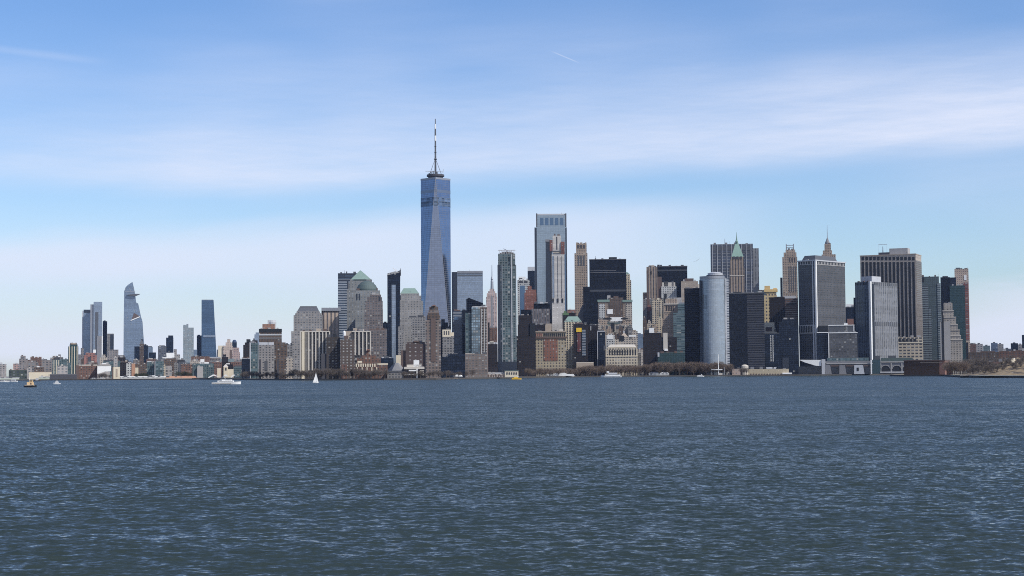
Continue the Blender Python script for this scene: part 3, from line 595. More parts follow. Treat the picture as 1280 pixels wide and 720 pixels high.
G(75, 'dark brown apartment tower with a black rooftop tank house', [(408, 424, 421.5)], facade((.075, .065, .06), (.035, .035, .04), 5, 4, .5, .45), [('ch', 'dark_side', 'dark_grey', 401.5, 408.5, 442, 0, 2, 20), ('ch', 'rooftop_box', 'black', 415.8, 420.8, 417.3), ('ch', 'side_wall', 'dark_grey', 423, 425, 421, 0, 1, 24)], name='apartment_tower', cat='apartment tower')
b = G(74, 'brown riverside tower with scattered white window panels', [(425.3, 443, 424.5)], facade((.15, .12, .105), (.30, .30, .29), 5.5, 4.2, .4, .4, gr=.5, var=.9, bright=.1), (), name='apartment_tower', cat='apartment tower')
b.ch('penthouse', 'brown_brick', 430, 435, 419.5)
MB().lathe(b.P(430.3, 410.5, 8)[0], 8, [(2.0, b.z), (2.2, b.z + 11), (1.0, b.z + 13)], 10).build('water_tank', K['white_paint'], b.root)
# banded tower and the green roofed pair
b = G(930, 'dark tower with pale horizontal bands beside the pyramid roof', [(422.4, 446, 341.5)], T_SLAT, [('ch', 'dark_band', 'dark_glass', 422.4, 446, 345.5, 347.2, -.8, 1.2), ('ch', 'dark_band', 'dark_glass', 422.4, 446, 349.3, 351, -.8, 1.2), ('ch', 'dark_band', 'dark_glass', 422.4, 446, 341.8, 343.6, -.8, 1.2)], name='glass_tower', cat='office tower', dep=40)
b.mast('crane_mast', 'light_grey', 431, 339.4, .6)
GP = facade((.27, .275, .27), (.10, .12, .14), 6, 4.4, .35, .5, gspec=.9)
b = G(820, 'grey granite tower under a pale green pyramid roof', [(433.5, 472, 362), (435, 467.5, 353, 3), (437.5, 465, 349.3, 6)], GP, [], dep=54, name='office_tower', cat='office tower')
b.pyr('pyramid_roof', 'green_copper', 438.2, 464, 338, 450, 451, 6, 42)
b.ch('window_bay', 'dark_glass', 433.8, 435.5, 351.5, 361, -.6, 1); b.ch('painted_eave_shadow', 'dark_copper', 442, 458, 349, 350.6, 5.6, 2)  # dark copper strip paints the shade below the eave
b = G(690, 'grey granite tower under a dark green dome', [(444, 476.5, 376), (444.5, 475, 363, 3)], GP, [], dep=50, name='office_tower', cat='office tower')
x0 = b.P(445.2, 361, 4)[0]; x1 = b.P(472.3, 361, 4)[0]; rr = (x1 - x0) / 2; zt = b.P(458.5, 351, 4 + rr)[1]
hh = zt - b.z
MB().lathe((x0 + x1) / 2, 4 + rr, [(rr, b.z), (rr, b.z + 3), (rr * .97, b.z + hh * .25), (rr * .82, b.z + hh * .55), (rr * .55, b.z + hh * .83), (rr * .25, b.z + hh * .97), (rr * .05, b.z + hh)], 28).build('dome', K['dark_copper'], b.root)
b.ch('dark_slot', 'dark_glass', 445.4, 446.9, 367, 375, 2.4, 1); b.ch('dark_slot', 'dark_glass', 448.9, 450.2, 367, 375, 2.4, 1)
GC = facade((.19, .165, .16), (.05, .055, .065), 4.6, 4.2, .55, .5, gspec=.8)
b = G(520, 'brownish granite stepped tower with a curved left shoulder', [(444, 483.5, 411), (455.5, 478.6, 386, 4), (456.5, 478.4, 376, 5), (459, 477.6, 371.5, 7), (462.5, 476.3, 368.2, 9)], GC, [('ch', 'dark_notch', 'dark_glass', 473.8, 475.6, 371, 375.5, 6.3, 2)], dep=54, name='office_tower', cat='office tower')
G(330, 'lower brown gridded wing in front of the stepped granite tower', [(461, 483.8, 412.5)], GC, [('ch', 'roof', 'brown_brick', 461, 483.8, 411.8)], dep=24)
G(900, 'small dark block in the gap left of the twisted dark tower', [(478.5, 485, 403.2)], T_NAVY, [('ch', 'penthouse', 'black', 480, 483, 402)])
# dark slanted tower with crane
b = B('glass_tower', 'dark blue tower with a slanted unfinished top and a crane', 'skyscraper', shore(492) + 760, 492)
z0 = b.P(484.5, 344)[1]; z1 = b.P(501, 340.5)[1]
xa, xb = b.P(484.3, 400)[0], b.P(500.6, 400)[0]; xc_ = b.P(499.2, 440)[0]
mb = MB(); mb.side([(xa, 0), (xc_, 0), (xb, z1), (xa, z0)], 0, 36).build('wall', T_NAVY, b.root)
b.z = z0 - 1
q = [b.P(484, 344.2, 2), b.P(484.4, 341.6, 2), b.P(493.5, 339.2, 2), b.P(496, 339.6, 2), b.P(500.6, 337.4, 2), b.P(501, 341, 2)]
MB().side(q, 2, 30).build('unfinished_top', facade((.45, .45, .44), (.14, .15, .16), 5, 4, .6, .5), b.root)
b.ch('glass_panel', T_LBLUE, 489.5, 494.5, 356, 462, -.6, .8); b.mast('corner_post', 'slate', 500.7, 335.6, .9, 1)
mb = MB(); p0 = b.P(494.5, 341, 12); p1 = b.P(494.5, 337.2, 12); p2 = b.P(491, 335.2, 12); p3 = b.P(497, 338.5, 12)
mb.bar((p0[0], 12, p0[1]), (p1[0], 12, p1[1]), .6); mb.bar((p3[0], 12, p3[1]), (p2[0], 12, p2[1]), .5); mb.build('crane', K['white_paint'], b.root)
b = G(560, 'pale granite tower with a green hipped roof', [(498, 531.5, 408), (499.8, 529, 376, 4), (500, 526.5, 369.5, 6), (500.6, 524, 366.8, 8)], facade((.33, .32, .31), (.15, .16, .17), 5, 4.2, .4, .45), [], dep=54, name='office_tower', cat='office tower')
b.pyr('hipped_roof', 'green_copper', 500.3, 523.8, 360.2, 504.5, 518.8, 8, 36, 10)
b.ch('dark_notch', 'dark_glass', 499.7, 501, 369, 375, 3.4, 1); b.ch('dark_line', 'slate', 512, 522, 394.8, 396, 3.3, 1)
b = G(500, 'stepped gridded wing right of the green hipped tower front', [(515, 532, 399), (520.5, 532, 395, 4)], T_GREY, [('ch', 'penthouse', 'slate', 523, 530, 393.6)], dep=24)
G(470, 'pale lower wing with square windows at the foot of hipped tower', [(497.5, 504, 408.5)], T_GREY, [('ch', 'base_block', 'cream', 495, 503, 444, 0, -3, 10)], dep=20)
G(120, 'dark brick block of old flats left of the tall brown tower', [(507, 532, 430), (509, 531, 427.6, 4)], facade((.11, .085, .08), (.22, .21, .2), 8, 6, .3, .3, gr=.6, var=.9), [('ch', 'side_wing', 'brown_brick', 501, 507.5, 438, 0, 3, 20), ('ch', 'rooftop_box', 'brown_brick', 517, 524, 426)], name='apartment_block', cat='apartment block')
# museum with stepped hexagonal roof and white modern wing
b = B('museum', 'low museum with a six sided stepped pyramid roof at the waterfront', 'museum', shore(495) + 40, 495)
b.tiers('wall', T_GREY, [(484, 507, 464)])
b.ch('roof_edge', 'slate', 483.6, 509, 463.2, 464.6, -1, 32)
x0, x1 = b.P(484.5, 462)[0], b.P(507, 462)[0]; cx = (x0 + x1) / 2; rr = (x1 - x0) / 2; zt = b.P(496, 453.6, rr)[1]; z = b.P(496, 463.2)[1]
mb = MB(); n = 6
for k in range(n): mb.lathe(cx, rr, [(rr * (1 - .135 * k), z + (zt - z) * k / n), (rr * (1 - .135 * k) - .6, z + (zt - z) * (k + .92) / n)], 6)
mb.build('stepped_roof', K['mid_grey'], b.root)
b = G(36, 'white modern building with dark window bands by the museum', [(505, 530, 461)], T_DBR, [('ch', 'roof_fascia', 'pale_stone', 505, 530.5, 458.5, 461.4, -1, 24), ('ch', 'upper_storey', 'pale_stone', 508.5, 527, 455.7), ('ch', 'rooftop_box', 'white_paint', 517, 524, 450.2), ('ch', 'white_band', 'white_paint', 511, 521, 462.3, 464, -1.2, 2), ('ch', 'white_band', 'white_paint', 505.5, 521, 467.5, 468.8, -1.2, 2), ('ch', 'white_fin', 'white_paint', 520.5, 522, 461, 0, -1.6, 2), ('ch', 'white_band', 'pale_stone', 525, 530, 463, 464, -1.2, 2), ('ch', 'white_band', 'pale_stone', 525, 530, 465.5, 466.5, -1.2, 2), ('ch', 'white_band', 'pale_stone', 525, 530, 468, 469, -1.2, 2)], name='museum', cat='museum', dep=22)
# low waterside houses
G(45, 'long low brick terrace with cream gables above the promenade', [(443.5, 484.5, 456)], T_BRK, [('strips', 'gable', 'cream', 444, 470, 454.6, 458.5, 9, .55, -.7, 3), ('ch', 'cream_chimney', 'cream', 447, 452.5, 451.2), ('strips', 'cream_bay', 'cream', 443.5, 474, 459, 464, 5, .2, -.7, 1), ('ch', 'roof', 'cream', 471, 485, 454.2)], name='terrace', cat='row of houses', dep=18)
G(150, 'reddish stepped flats rising behind the cream gabled terrace', [(446, 486, 447.5), (452, 470, 444, 3), (457, 463, 438, 5)], T_BRK, [('ch', 'penthouse', 'red_brick', 458.5, 462, 436.3)], name='apartment_block', cat='apartment block')
G(110, 'dark low block with a flat canopy left of the museum', [(476, 492, 447.5)], T_NAVY, [('ch', 'canopy', 'light_grey', 477.5, 488, 446.4), ('ch', 'penthouse', 'slate', 480, 486, 445)], dep=20)
G(52, 'small reddish house among the trees below the white panelled tower', [(427, 434, 455.5)], T_BRK, [('ch', 'roof', 'slate', 426.5, 434.5, 454.8)], name='house', cat='house', dep=14)

# infill of small blocks between the named ones on the left shore
ri = random.Random(21)
FILL = [T_BRK, T_BRN, T_FAR, T_GREY, T_PALE, T_TEAL, T_FARL, T_DBR, T_CRM]
for k in range(46):
    px = 28 + 278 * (k + ri.uniform(.1, .9)) / 46; w = ri.uniform(2.2, 7); D_ = ri.choice([3380, 3460, 3560, 3660, 4080, 4380]) + k % 7 * 9
    yt = ri.uniform(452, 461) if D_ < 3700 else ri.uniform(446, 454)
    t_ = [(px - w, px + w, yt)] if ri.random() < .5 else [(px - w, px + w, yt), (px - w * ri.uniform(0, .7), px + w * ri.uniform(.2, .8), yt - ri.uniform(1.5, 3.5), 3)]
    G(0, 'small low block in the jumble of buildings behind the left shore', t_, FILL[ri.randrange(9)], [('ch', 'rooftop_box', ['white_paint', 'slate', 'concrete', 'pale_stone'][ri.randrange(4)], px - w * ri.uniform(.2, .7), px + w * ri.uniform(0, .3), yt - ri.uniform(.8, 1.8), yt, 2)], name='city_block', cat='city block', D=D_, dep=18, group='small blocks behind the left shore')
# ================================================================== x 527 - 610
G(115, 'tall grey brown apartment tower with a red stepped crown', [(532, 551, 400), (533.5, 550, 394, 3), (535.5, 548.5, 388, 5), (538.5, 546, 382.5, 8)], facade((.22, .18, .16), (.06, .06, .065), 5, 4.2, .5, .5, bright=.12),
  [('ch', 'brick_crown', T_BRN, 536.5, 547.6, 383.5, 395, 6, 2), ('ch', 'brick_crown', T_BRN, 534.5, 549, 391, 399, 2, 2), ('ch', 'brick_stripe', 'brown_brick', 538.5, 544.5, 397, 452, -.6, 1), ('ch', 'rooftop_box', 'red_brick', 540.5, 544.5, 381.2)], name='apartment_tower', cat='apartment tower')
# the tallest tower: square foot, top square turned by 45 degrees
GW = facade((.19, .20, .235), (.235, .262, .325), 6, 4.4, .95, .9, gm=.95, gspec=.8, gr=.08, bright=0, var=.10, tint=.03)
b = B('supertall_tower', 'tallest tower, blue glass with long triangular faces and a mast', 'skyscraper', 3420, 545.3)
x0, x1 = b.P(526.6, 440)[0], b.P(564, 440)[0]; h = (x1 - x0) / 2; cx = (x0 + x1) / 2; cy = h
zt = b.P(545, 222, 0)[1]; zb = 45
Bq = [(cx - h, 0), (cx + h, 0), (cx + h, 2 * h), (cx - h, 2 * h)]; Tq = [(cx, 0), (cx + h, h), (cx, 2 * h), (cx - h, h)]
mb = MB(); mb.prism(Bq, 0, zb)
mb.v += [(x, y, zb) for x, y in Bq] + [(x, y, zt) for x, y in Tq]; o = 8
mb.f += [(8, 9, 12), (9, 13, 12), (9, 10, 13), (10, 14, 13), (10, 11, 14), (11, 15, 14), (11, 8, 15), (8, 12, 15), (12, 13, 14, 15)]; mb.i += [0] * 9
mb.build('wall', GW, b.root)
def ring(name, m_, ya, yb, proud):      # a belt that follows the octagonal plan
    za, z2 = b.P(545, ya)[1], b.P(545, yb)[1]
    def plan(z):
        t = (z - zb) / (zt - zb); q = []
        for k in range(4):
            B0, B1 = Bq[k], Bq[(k + 1) % 4]; T0, T3 = Tq[k], Tq[(k + 3) % 4]
            for T in (T3, T0): q.append((B0[0] + (T[0] - B0[0]) * t, B0[1] + (T[1] - B0[1]) * t))
        return [(cx + (x - cx) * (1 + proud / h), cy + (y - cy) * (1 + proud / h)) for x, y in q]
    MB().poly2(plan(z2), z2, plan(za), za).build(name, m_, b.root)
ring('plant_floor_belt', facade((.16, .2, .26), (.12, .16, .22), 6, 4, .9, .8, gm=.5, bright=0), 246, 257.5, .25)
ring('plant_floor_belt', K['belt_glass'], 236.5, 240.5, .3)
ring('roof_rim', K['steel'], 221.3, 223.5, .5)
for k in (0, 1):
    e0 = Vector((Bq[k][0], Bq[k][1], zb)); e1 = Vector((Tq[0][0], Tq[0][1], zt))
    MB().bar(e0 + Vector((0, -.3, 0)), e1 + Vector((0, -.3, 0)), .35).build('edge_trim', K['steel'], b.root)
b.z = zt
z1 = b.P(545, 218.5, cy)[1]
MB().lathe(cx, cy, [(16, zt - 1), (16, z1 - 4), (19, z1 - 4), (19, z1), (13, z1)], 24).build('communications_ring', K['dark_grey'], b.root)
z2 = b.P(544, 213, cy)[1]
mb = MB()
for k in range(5): mb.box(cx - 15 + k * 4.3, cx - 12.6 + k * 4.3, cy - 14, cy - 8, z1, z1 + (2, 5, 7, 9, 5)[k])
mb.build('rooftop_plant', K['dark_grey'], b.root)
MB().bar((cx - 22, cy, z1 + 8), (cx + 17, cy - 2, z1 + 6), .5).bar((cx + 16, cy - 2, z1 + 3), (cx + 17, cy - 2, z1 + 12), .5).build('window_cleaning_crane', K['light_grey'], b.root)
sec = [(218, 199.5, 2.2, 'slate'), (199.5, 176, 1.9, 'slate'), (176, 169.5, 2.0, 'white_paint'), (169.5, 161, 1.8, 'slate'), (161, 155, 1.6, 'white_paint'), (155, 148.5, 1.0, 'slate')]
for ya, yb, r, m_ in sec:
    za, zc = b.P(544, ya, cy)[1], b.P(544, yb, cy)[1]
    o_ = MB().lathe(cx, cy, [(r, za), (r * .85, zc)], 8).build('mast' if ya == 218 else 'mast_section', K[m_], b.root if ya == 218 else mast_)
    if ya == 218: mast_ = o_
for yk, r in ((199, 3.6), (190.5, 2.6), (183, 2.4), (203, 2.2)):
    zk = b.P(544, yk, cy)[1]; MB().lathe(cx, cy, [(r * .6, zk - 1.5), (r, zk), (r * .6, zk + 1.8)], 10).build('mast_collar', K['slate'], mast_)
for sx, sy in ((-1, -1), (1, -1), (1, 1), (-1, 1)):
    MB().bar((cx + sx * 13, cy + sy * 10, z1), (cx + sx * .8, cy + sy * .8, b.P(544, 199, cy)[1]), .22).build('mast_stay', K['steel'], mast_)

b = G(1230, 'wide pale blue glass tower with a dark left edge', [(571.5, 603.5, 340)], T_LBLUE, [('ch', 'dark_side', 'dark_glass', 564.6, 572, 340, 0, 1, 40), ('ch', 'crown_band', 'steel', 571.5, 603.5, 338.6, 341, -.6, 40), ('ch', 'dark_band', 'slate', 572, 603, 344, 345, -.5, .8), ('ch', 'dark_band', 'slate', 572, 603, 341.8, 342.8, -.5, .8)], name='glass_tower', cat='office tower', dep=46)
G(620, 'small dark stepped block beside the foot of the tallest tower', [(551, 563, 408), (551.5, 560, 403, 3), (551.5, 556, 399, 5)], T_NAVY, ())
G(260, 'slim grey tower with a cream arcaded crown', [(553, 567.5, 420), (553, 563, 413, 0)], T_GREY, [('ch', 'cream_crown', 'cream', 553, 563.5, 412, 421, -.6, 1.2), ('strips', 'crown_window', 'dark_grey', 554, 562.5, 413.5, 418.5, 3, .45, -.9, .6), ('ch', 'cream_corner', 'cream', 563.5, 567.5, 415.5, 423, 2, 12)], name='apartment_tower', cat='apartment tower')
G(560, 'blue banded narrow office block behind the cream crowned tower', [(566, 577.5, 389)], T_SLAT, [('ch', 'rooftop_box', 'light_grey', 567, 574, 387), ('ch', 'glass_panel', 'blue_glass', 568, 573, 396, 400, -.5, .8)])
G(500, 'black narrow block right of the blue banded office', [(577, 584, 388)], T_NAVY, [('ch', 'penthouse', 'black', 578, 582, 386.8)])
b = B('glass_tower', 'dark block with a roof slanting down to the right', 'office tower', shore(592) + 420, 592)
xa, xb = b.P(583, 400)[0], b.P(604, 400)[0]
MB().side([(xa, 0), (xb, 0), (xb, b.P(604, 379)[1]), (b.P(588, 400)[0], b.P(588, 373)[1]), (xa, b.P(583, 373.5)[1])], 0, 28).build('wall', T_NAVY, b.root)
b.z = b.P(592, 376)[1] - 1; b.ch('rooftop_box', 'black', 584.5, 588, 372.5)
b = G(180, 'apartment tower half blue glass and half brown brick', [(590, 609, 384)], T_BRN, [('ch', 'roof_rim', 'white_paint', 590, 609, 383.2), ('ch', 'glass_half', facade((.16, .19, .21), (.16, .22, .26), 4, 4.2, .75, .65, gm=.3, bright=.10, var=.8), 589.5, 600, 384, 446, -.7, 1.2), ('ch', 'glass_wing', T_TEAL, 581.5, 590, 391, 0, 3, 24), ('strips', 'window_column', T_WHT, 600.5, 608.5, 386, 446, 4, .42, -.4, .6)], name='apartment_tower', cat='apartment tower')
G(95, 'brown grey gridded base block of flats at the waterfront', [(581.5, 609.6, 442.5)], facade((.24, .20, .18), (.14, .14, .14), 5, 4, .6, .45, bright=.1), [('ch', 'roof_rim', 'pale_stone', 581.5, 594, 441.8)], name='apartment_block', cat='apartment block', dep=22)
G(92, 'wide black glass block left of the brown gridded base', [(550.5, 562, 446), (560, 581.5, 442.6)][:1], T_NAVY, [('ch', 'upper_wing', T_NAVY, 560, 581.5, 442.6, 0, 2, 22), ('ch', 'penthouse', 'slate', 567, 572, 441.3, 443, 5, 8)], dep=22)
# far spire tower
b = G(0, 'pinkish stepped tower with a tall spire, far behind', [(607.5, 621.5, 371), (608.5, 620.8, 366.5, 3), (610, 619, 364, 8), (612, 617.8, 361, 14)], facade((.52, .40, .35), (.30, .26, .26), 9, 6, .4, 1.1, bright=0), [('ch', 'dark_bay', 'mid_grey', 613.5, 615.8, 370, 412, -.6, 1)], D=6500, name='art_deco_tower', cat='skyscraper', dep=60)
x, _ = b.P(615, 355, 30); L = [(616, 361), (616, 350), (614.7, 348.5)]
MB().lathe(x, 30, [(6.5, b.z), (5.5, b.P(615, 352, 30)[1]), (4.2, b.P(615, 350, 30)[1]), (5.0, b.P(615, 349, 30)[1]), (1.8, b.P(615, 345, 30)[1])], 8).build('spire_shaft', K['steel'], b.root)
MB().lathe(x, 30, [(1.8, b.P(615, 345.5, 30)[1]), (.9, b.P(615, 331, 30)[1])], 6).build('antenna', K['steel'], b.root)
G(900, 'reddish block below the far spire tower', [(612, 621.5, 409.5)], T_BRK, [('ch', 'dark_bay', 'brown_brick', 615.5, 618, 411, 424, -.5, .8)], name='apartment_block', cat='apartment block')
G(110, 'dark grey block with a white messy roof between two towers', [(609.8, 622, 430)], T_DBR, [('ch', 'pale_roof', 'light_grey', 610, 621, 427.6), ('ch', 'roof_duct', 'pale_stone', 612, 617, 426.4), ('ch', 'dark_side', 'black', 609.8, 612, 403, 0, 8, 12)], dep=20)
# tall glass residential tower
b = G(170, 'tall teal glass apartment tower with open framed top', [(621.8, 645.2, 331), (622.6, 644, 317, 2)], facade((.17, .20, .205), (.035, .07, .08), 4.5, 4.2, .68, .66, gm=.25, bright=.10, var=.8), (), name='residential_tower', cat='apartment tower', dep=34)
b.strips('crown_post', 'light_grey', 622.6, 644, 312.8, 317, 7, .15, 2, .8); b.ch('crown_beam', 'light_grey', 622.4, 644.2, 312.4, 313.3, 1.6, 1)
b.ch('rooftop_core', 'mid_grey', 627.5, 640, 314.5, None, 8); b.ch('balcony_line', 'light_grey', 638.7, 639.8, 318, 455, -1.2, 1.2); b.ch('balcony_line', 'steel', 627, 627.8, 331, 455, -1, 1.2)
b.ch('dark_corner', 'dark_glass', 621.8, 625.5, 331, 0, -.8, 1)
x, z = b.P(633, 313, 12); mb = MB().bar((x, 12, b.z), (x, 12, z), .6).bar((x - 5, 12, z + 3), (x + 3, 12, z - 1), .5); mb.build('crane', K['steel'], b.root)
b.ch('podium', 'dark_glass', 621, 646, 452, 0, -3, 20)
b = G(1100, 'white tower with two dark square windows near its top', [(646.5, 662, 350)], T_WHT, [('ch', 'rooftop_box', 'white_paint', 648, 657, 345.8), ('ch', 'top_window', 'dark_grey', 649, 653.5, 351, 353.2, -.6, .8), ('ch', 'top_window', 'dark_grey', 655.2, 659.5, 351, 353.2, -.6, .8), ('ch', 'blue_panel', 'blue_glass', 650, 656, 357, 0, -.6, .8), ('ch', 'roof_slot', 'dark_grey', 649, 653, 347.6, 348.6, 2.5, .8)], name='office_tower', cat='office tower')
G(1350, 'dark glass block with a grey cap left of the big glass tower', [(659.5, 670, 338.5)], T_NAVY, [('ch', 'cap', 'light_grey', 659.5, 670, 333.5)], name='office_tower', cat='office tower')
G(980, 'red brick stepped tower squeezed beside the big glass tower', [(655.5, 670.5, 366), (657, 670, 362, 3), (659.5, 664.5, 357.3, 5)], facade((.28, .13, .10), (.18, .09, .075), 5, 4, .5, .5, bright=.03), (), name='apartment_tower', cat='apartment tower')
b = G(1060, 'big pale blue glass tower with a row of large crown openings', [(668, 708.5, 284), (670, 708, 269, 1.5)], facade((.22, .27, .31), (.30, .35, .38), 4, 4.3, .95, .92, gm=.9, gspec=.9, gr=.1, bright=0, var=.08, tint=.03), (), name='supertall_tower', cat='skyscraper', dep=48)
b.strips('crown_opening', 'blue_glass', 674, 705, 272.3, 281.5, 5, .72, 1.0, .8); b.ch('dark_edge', 'dark_glass', 668.2, 670.8, 285, 0, -.5, .8); b.ch('dark_edge', 'dark_glass', 706.6, 708.3, 285, 0, -.5, .8)
b.ch('crown_beam', 'light_grey', 670, 708, 267.2); b.ch('corner_post', 'slate', 670, 671.6, 266.7, 284, .8, 1.2); b.ch('corner_post', 'slate', 706.3, 708, 266.7, 284, .8, 1.2); b.mast('crane_mast', 'light_grey', 702, 265.6, .7, 10)
b = G(620, 'unfinished tower with pale concrete core and red scaffold collar', [(689.5, 705.5, 318), (690.8, 701.3, 294.5, 3)], facade((.58, .555, .52), (.48, .46, .43), 8, 4.2, .3, .3, bright=0), (), name='construction_tower', cat='tower under construction', dep=30)
b.strips('core_slot', 'dark_grey', 690, 704, 320, 372, 3, .09, -.5, .8); b.strips('core_slot', 'dark_grey', 692, 700, 296, 312, 1, .16, 2.6, .8)
b.ch('glass_side', 'dark_glass', 682, 689.7, 301, 0, 2, 26); b.ch('scaffold', facade((.26, .12, .10), (.08, .06, .06), 4, 4, .5, .5), 687, 690.6, 300, 314, .5, 20); b.ch('scaffold', facade((.26, .12, .10), (.08, .06, .06), 4, 4, .5, .5), 701.4, 705.8, 302, 318, .5, 20)
b.ch('safety_net', 'slate', 690, 702, 313.4, 315, -1.2, 2); b.ch('glass_side', 'blue_glass', 701, 707, 318, 0, .8, 26); b.strips('dark_opening', 'black', 688.5, 706, 373, 378, 3, .35, -.9, .7); b.ch('grey_scaffold', 'mid_grey', 681.6, 687, 299.2, 302, 1, 24)
b.strips('glass_bay', T_LBLUE, 689.6, 693.5, 320, 372, 1, .6, -.4, .6)
# dark stepped prewar + dark blocks
G(330, 'black stepped block with a lighter columned bay below', [(648, 690, 395), (651, 689, 387, 3), (667, 687.5, 379.5, 6)], T_BLK, [('ch', 'columned_bay', facade((.17, .15, .15), (.06, .06, .07), 5, 4, .5, 1.1), 664.5, 687, 386, 405.5, -.6, 1), ('ch', 'rooftop_box', 'slate', 668, 671, 377.3), ('ch', 'rooftop_box', 'light_grey', 675, 679, 377.8), ('ch', 'rooftop_box', 'slate', 681, 685, 378.4)], name='office_tower', dep=34)
G(150, 'huge near black stepped block beside the brick hall building', [(645, 669.5, 420), (647, 664, 406, 3), (649, 663.5, 394, 5)], T_DBR, [('ch', 'dark_bay', 'black', 662.5, 669.3, 404, 0, 1, 16)], dep=30)
G(200, 'small black infill block behind the brick hall roof', [(664, 690, 406)], T_DBR, [('ch', 'pale_box', 'tan_stone', 682, 689.5, 404.5, 413, -1, 8)], dep=14)
b = G(130, 'square brick building, cream sides, red middle, arched top storey', [(669, 707.5, 414.6)], facade((.42, .36, .26), (.07, .06, .055), 5.4, 5.2, .5, .5), [('ch', 'red_centre', facade((.28, .14, .105), (.08, .06, .055), 5.4, 5.2, .42, .45, bright=.12), 679.5, 697, 424, 451, -.6, .8), ('ch', 'cornice', 'brown_brick', 668, 708.6, 420.8, 423, -1.6, 3), ('ch', 'cornice', 'tan_stone', 668.2, 708.4, 413.9, 415.3, -1.4, 3), ('ch', 'roof_house', 'tan_stone', 681.5, 689, 406.2), ('ch', 'roof_house', 'pale_stone', 699, 704, 411.5)], name='brick_building', cat='office building', dep=34)
b.strips('arched_window', 'black', 679, 707, 416.8, 420.5, 11, .55, -.6, .7); b.strips('red_panel', 'rust', 669.5, 678.5, 416.8, 420.5, 4, .6, -.6, .7)
b = G(240, 'cream tower with a rounded pale green mansard roof', [(704.8, 727, 402)], T_CRM, [('pyr', 'mansard_roof', 'green_copper', 705, 727, 395.5, 710, 722)], name='office_tower', dep=26)
b.strips('pier', 'cream', 705, 727, 403, 450, 6, .3, -.6, .8)
G(180, 'slim dark tower with a yellow box and red striped middle', [(716.5, 735, 405)], T_DBR, [('ch', 'hoist_box', 'yellow_paint', 720.3, 727, 409.8, 415, -1.4, 2), ('ch', 'red_strip', facade((.16, .06, .06), (.05, .04, .045), 6, 4, .5, .5), 721, 726, 416, 440, -.6, .8), ('ch', 'striped_side', T_SLAT, 727.5, 732, 412, 445, -.6, .8), ('ch', 'roof_shed', 'brown_brick', 719, 729, 403.8)], name='office_tower', dep=22)
G(60, 'low beige stone block among bare park trees', [(720.5, 742, 453.5)], K['tan_stone'], [('ch', 'roof', 'pale_stone', 720.5, 742, 452.8)], dep=14)
G(520, 'roof site with green netting and red steel below glass tower', [(703, 719.5, 391)], T_DBR, [('ch', 'green_net', 'green_net', 705, 708, 388.6), ('ch', 'red_steel', 'red_brick', 709.3, 719.5, 387), ('ch', 'white_sheet', 'white_paint', 711, 714, 385.6, 387, 2, 2), ('ch', 'green_net', 'green_net', 703.5, 711, 391, 394, -.8, 1)], name='construction_site', cat='building site')
b = G(860, 'slim tan pre-war tower with an open crown of tall slots', [(718, 734.3, 316.5), (720, 733.2, 304.5, 3)], T_PRE, [('strips', 'crown_slot', 'dark_grey', 721, 732, 306, 310, 3, .5, 2.4, .8), ('ch', 'crown_post', 'tan_stone', 720, 722, 303, None, 3.2), ('ch', 'crown_post', 'tan_stone', 731, 733, 303, None, 3.2), ('ch', 'crown_post', 'tan_stone', 725, 728, 303, None, 3.2), ('strips', 'tall_window', 'slate', 721.5, 731.5, 319.5, 332, 3, .55, -.4, .6)], name='pre_war_tower', cat='skyscraper')
b = G(760, 'grey wing with a sloping roof left of the black tower', [(719, 731, 402)], T_FARD, [], dep=20)
x0, x1 = b.P(719, 402)[0], b.P(731, 402)[0]
MB().side([(x0, b.z), (x1, b.z), (x1, b.P(731, 380)[1]), (b.P(727.5, 380)[0], b.P(727.5, 382)[1])], 0, 18).build('sloping_roof', K['mid_grey'], b.root)
b = G(700, 'broad black steel tower with a flat top and low left wing', [(736.6, 782.6, 324.3)], T_BLK, [('ch', 'rooftop_box', 'black', 761, 771, 321.4), ('ch', 'left_wing', T_BLK, 728.8, 737.2, 358.4, 0, -2, 40), ('ch', 'pale_joint', 'mid_grey', 738, 770, 338.2, 338.6, -.4, .6), ('ch', 'pale_joint', 'mid_grey', 738, 782, 340.4, 340.8, -.4, .6), ('ch', 'louvre_band', 'louvre', 737, 782, 362, 364.5, -.4, .6), ('ch', 'parapet_line', 'dark_grey', 736.4, 782.8, 323.8, 325, -.5, 44)], name='office_tower', cat='skyscraper', dep=44)
b.mast('antenna', 'dark_grey', 744.5, 320, .5, 10)
b = G(1000, 'cream tower with green domed turret behind the black tower', [(779, 789, 350), (779, 787.5, 343, 3)], T_CRM, [('pyr', 'turret_roof', 'green_copper', 780, 787.5, 340, 782.5, 784)], name='office_tower')
b = G(420, 'tan stone block with green cornices and white flanks', [(747.5, 790, 376)], T_PRE, [('ch', 'cornice', 'green_copper', 746.8, 762, 374.6, 377.4, -1.6, 3), ('ch', 'cornice', 'green_copper', 778, 790.6, 374.8, 377.4, -1.6, 3), ('ch', 'brown_centre', T_BRN, 761, 779, 372, 403, -.8, 20), ('ch', 'rooftop_box', 'concrete', 759, 763, 369.2, 377, 3, 8), ('ch', 'rooftop_box', 'brown_brick', 767, 773, 370, 373, 3, 8), ('ch', 'white_flank', T_WHT, 748.5, 756, 380, 398, -.8, 1.2), ('ch', 'white_flank', 'white_paint', 759, 766, 386.5, 392.5, -1.4, 2), ('ch', 'pale_flank', T_PALE, 782, 789.5, 380, 400, -.8, 1.2)], name='office_tower', dep=30)
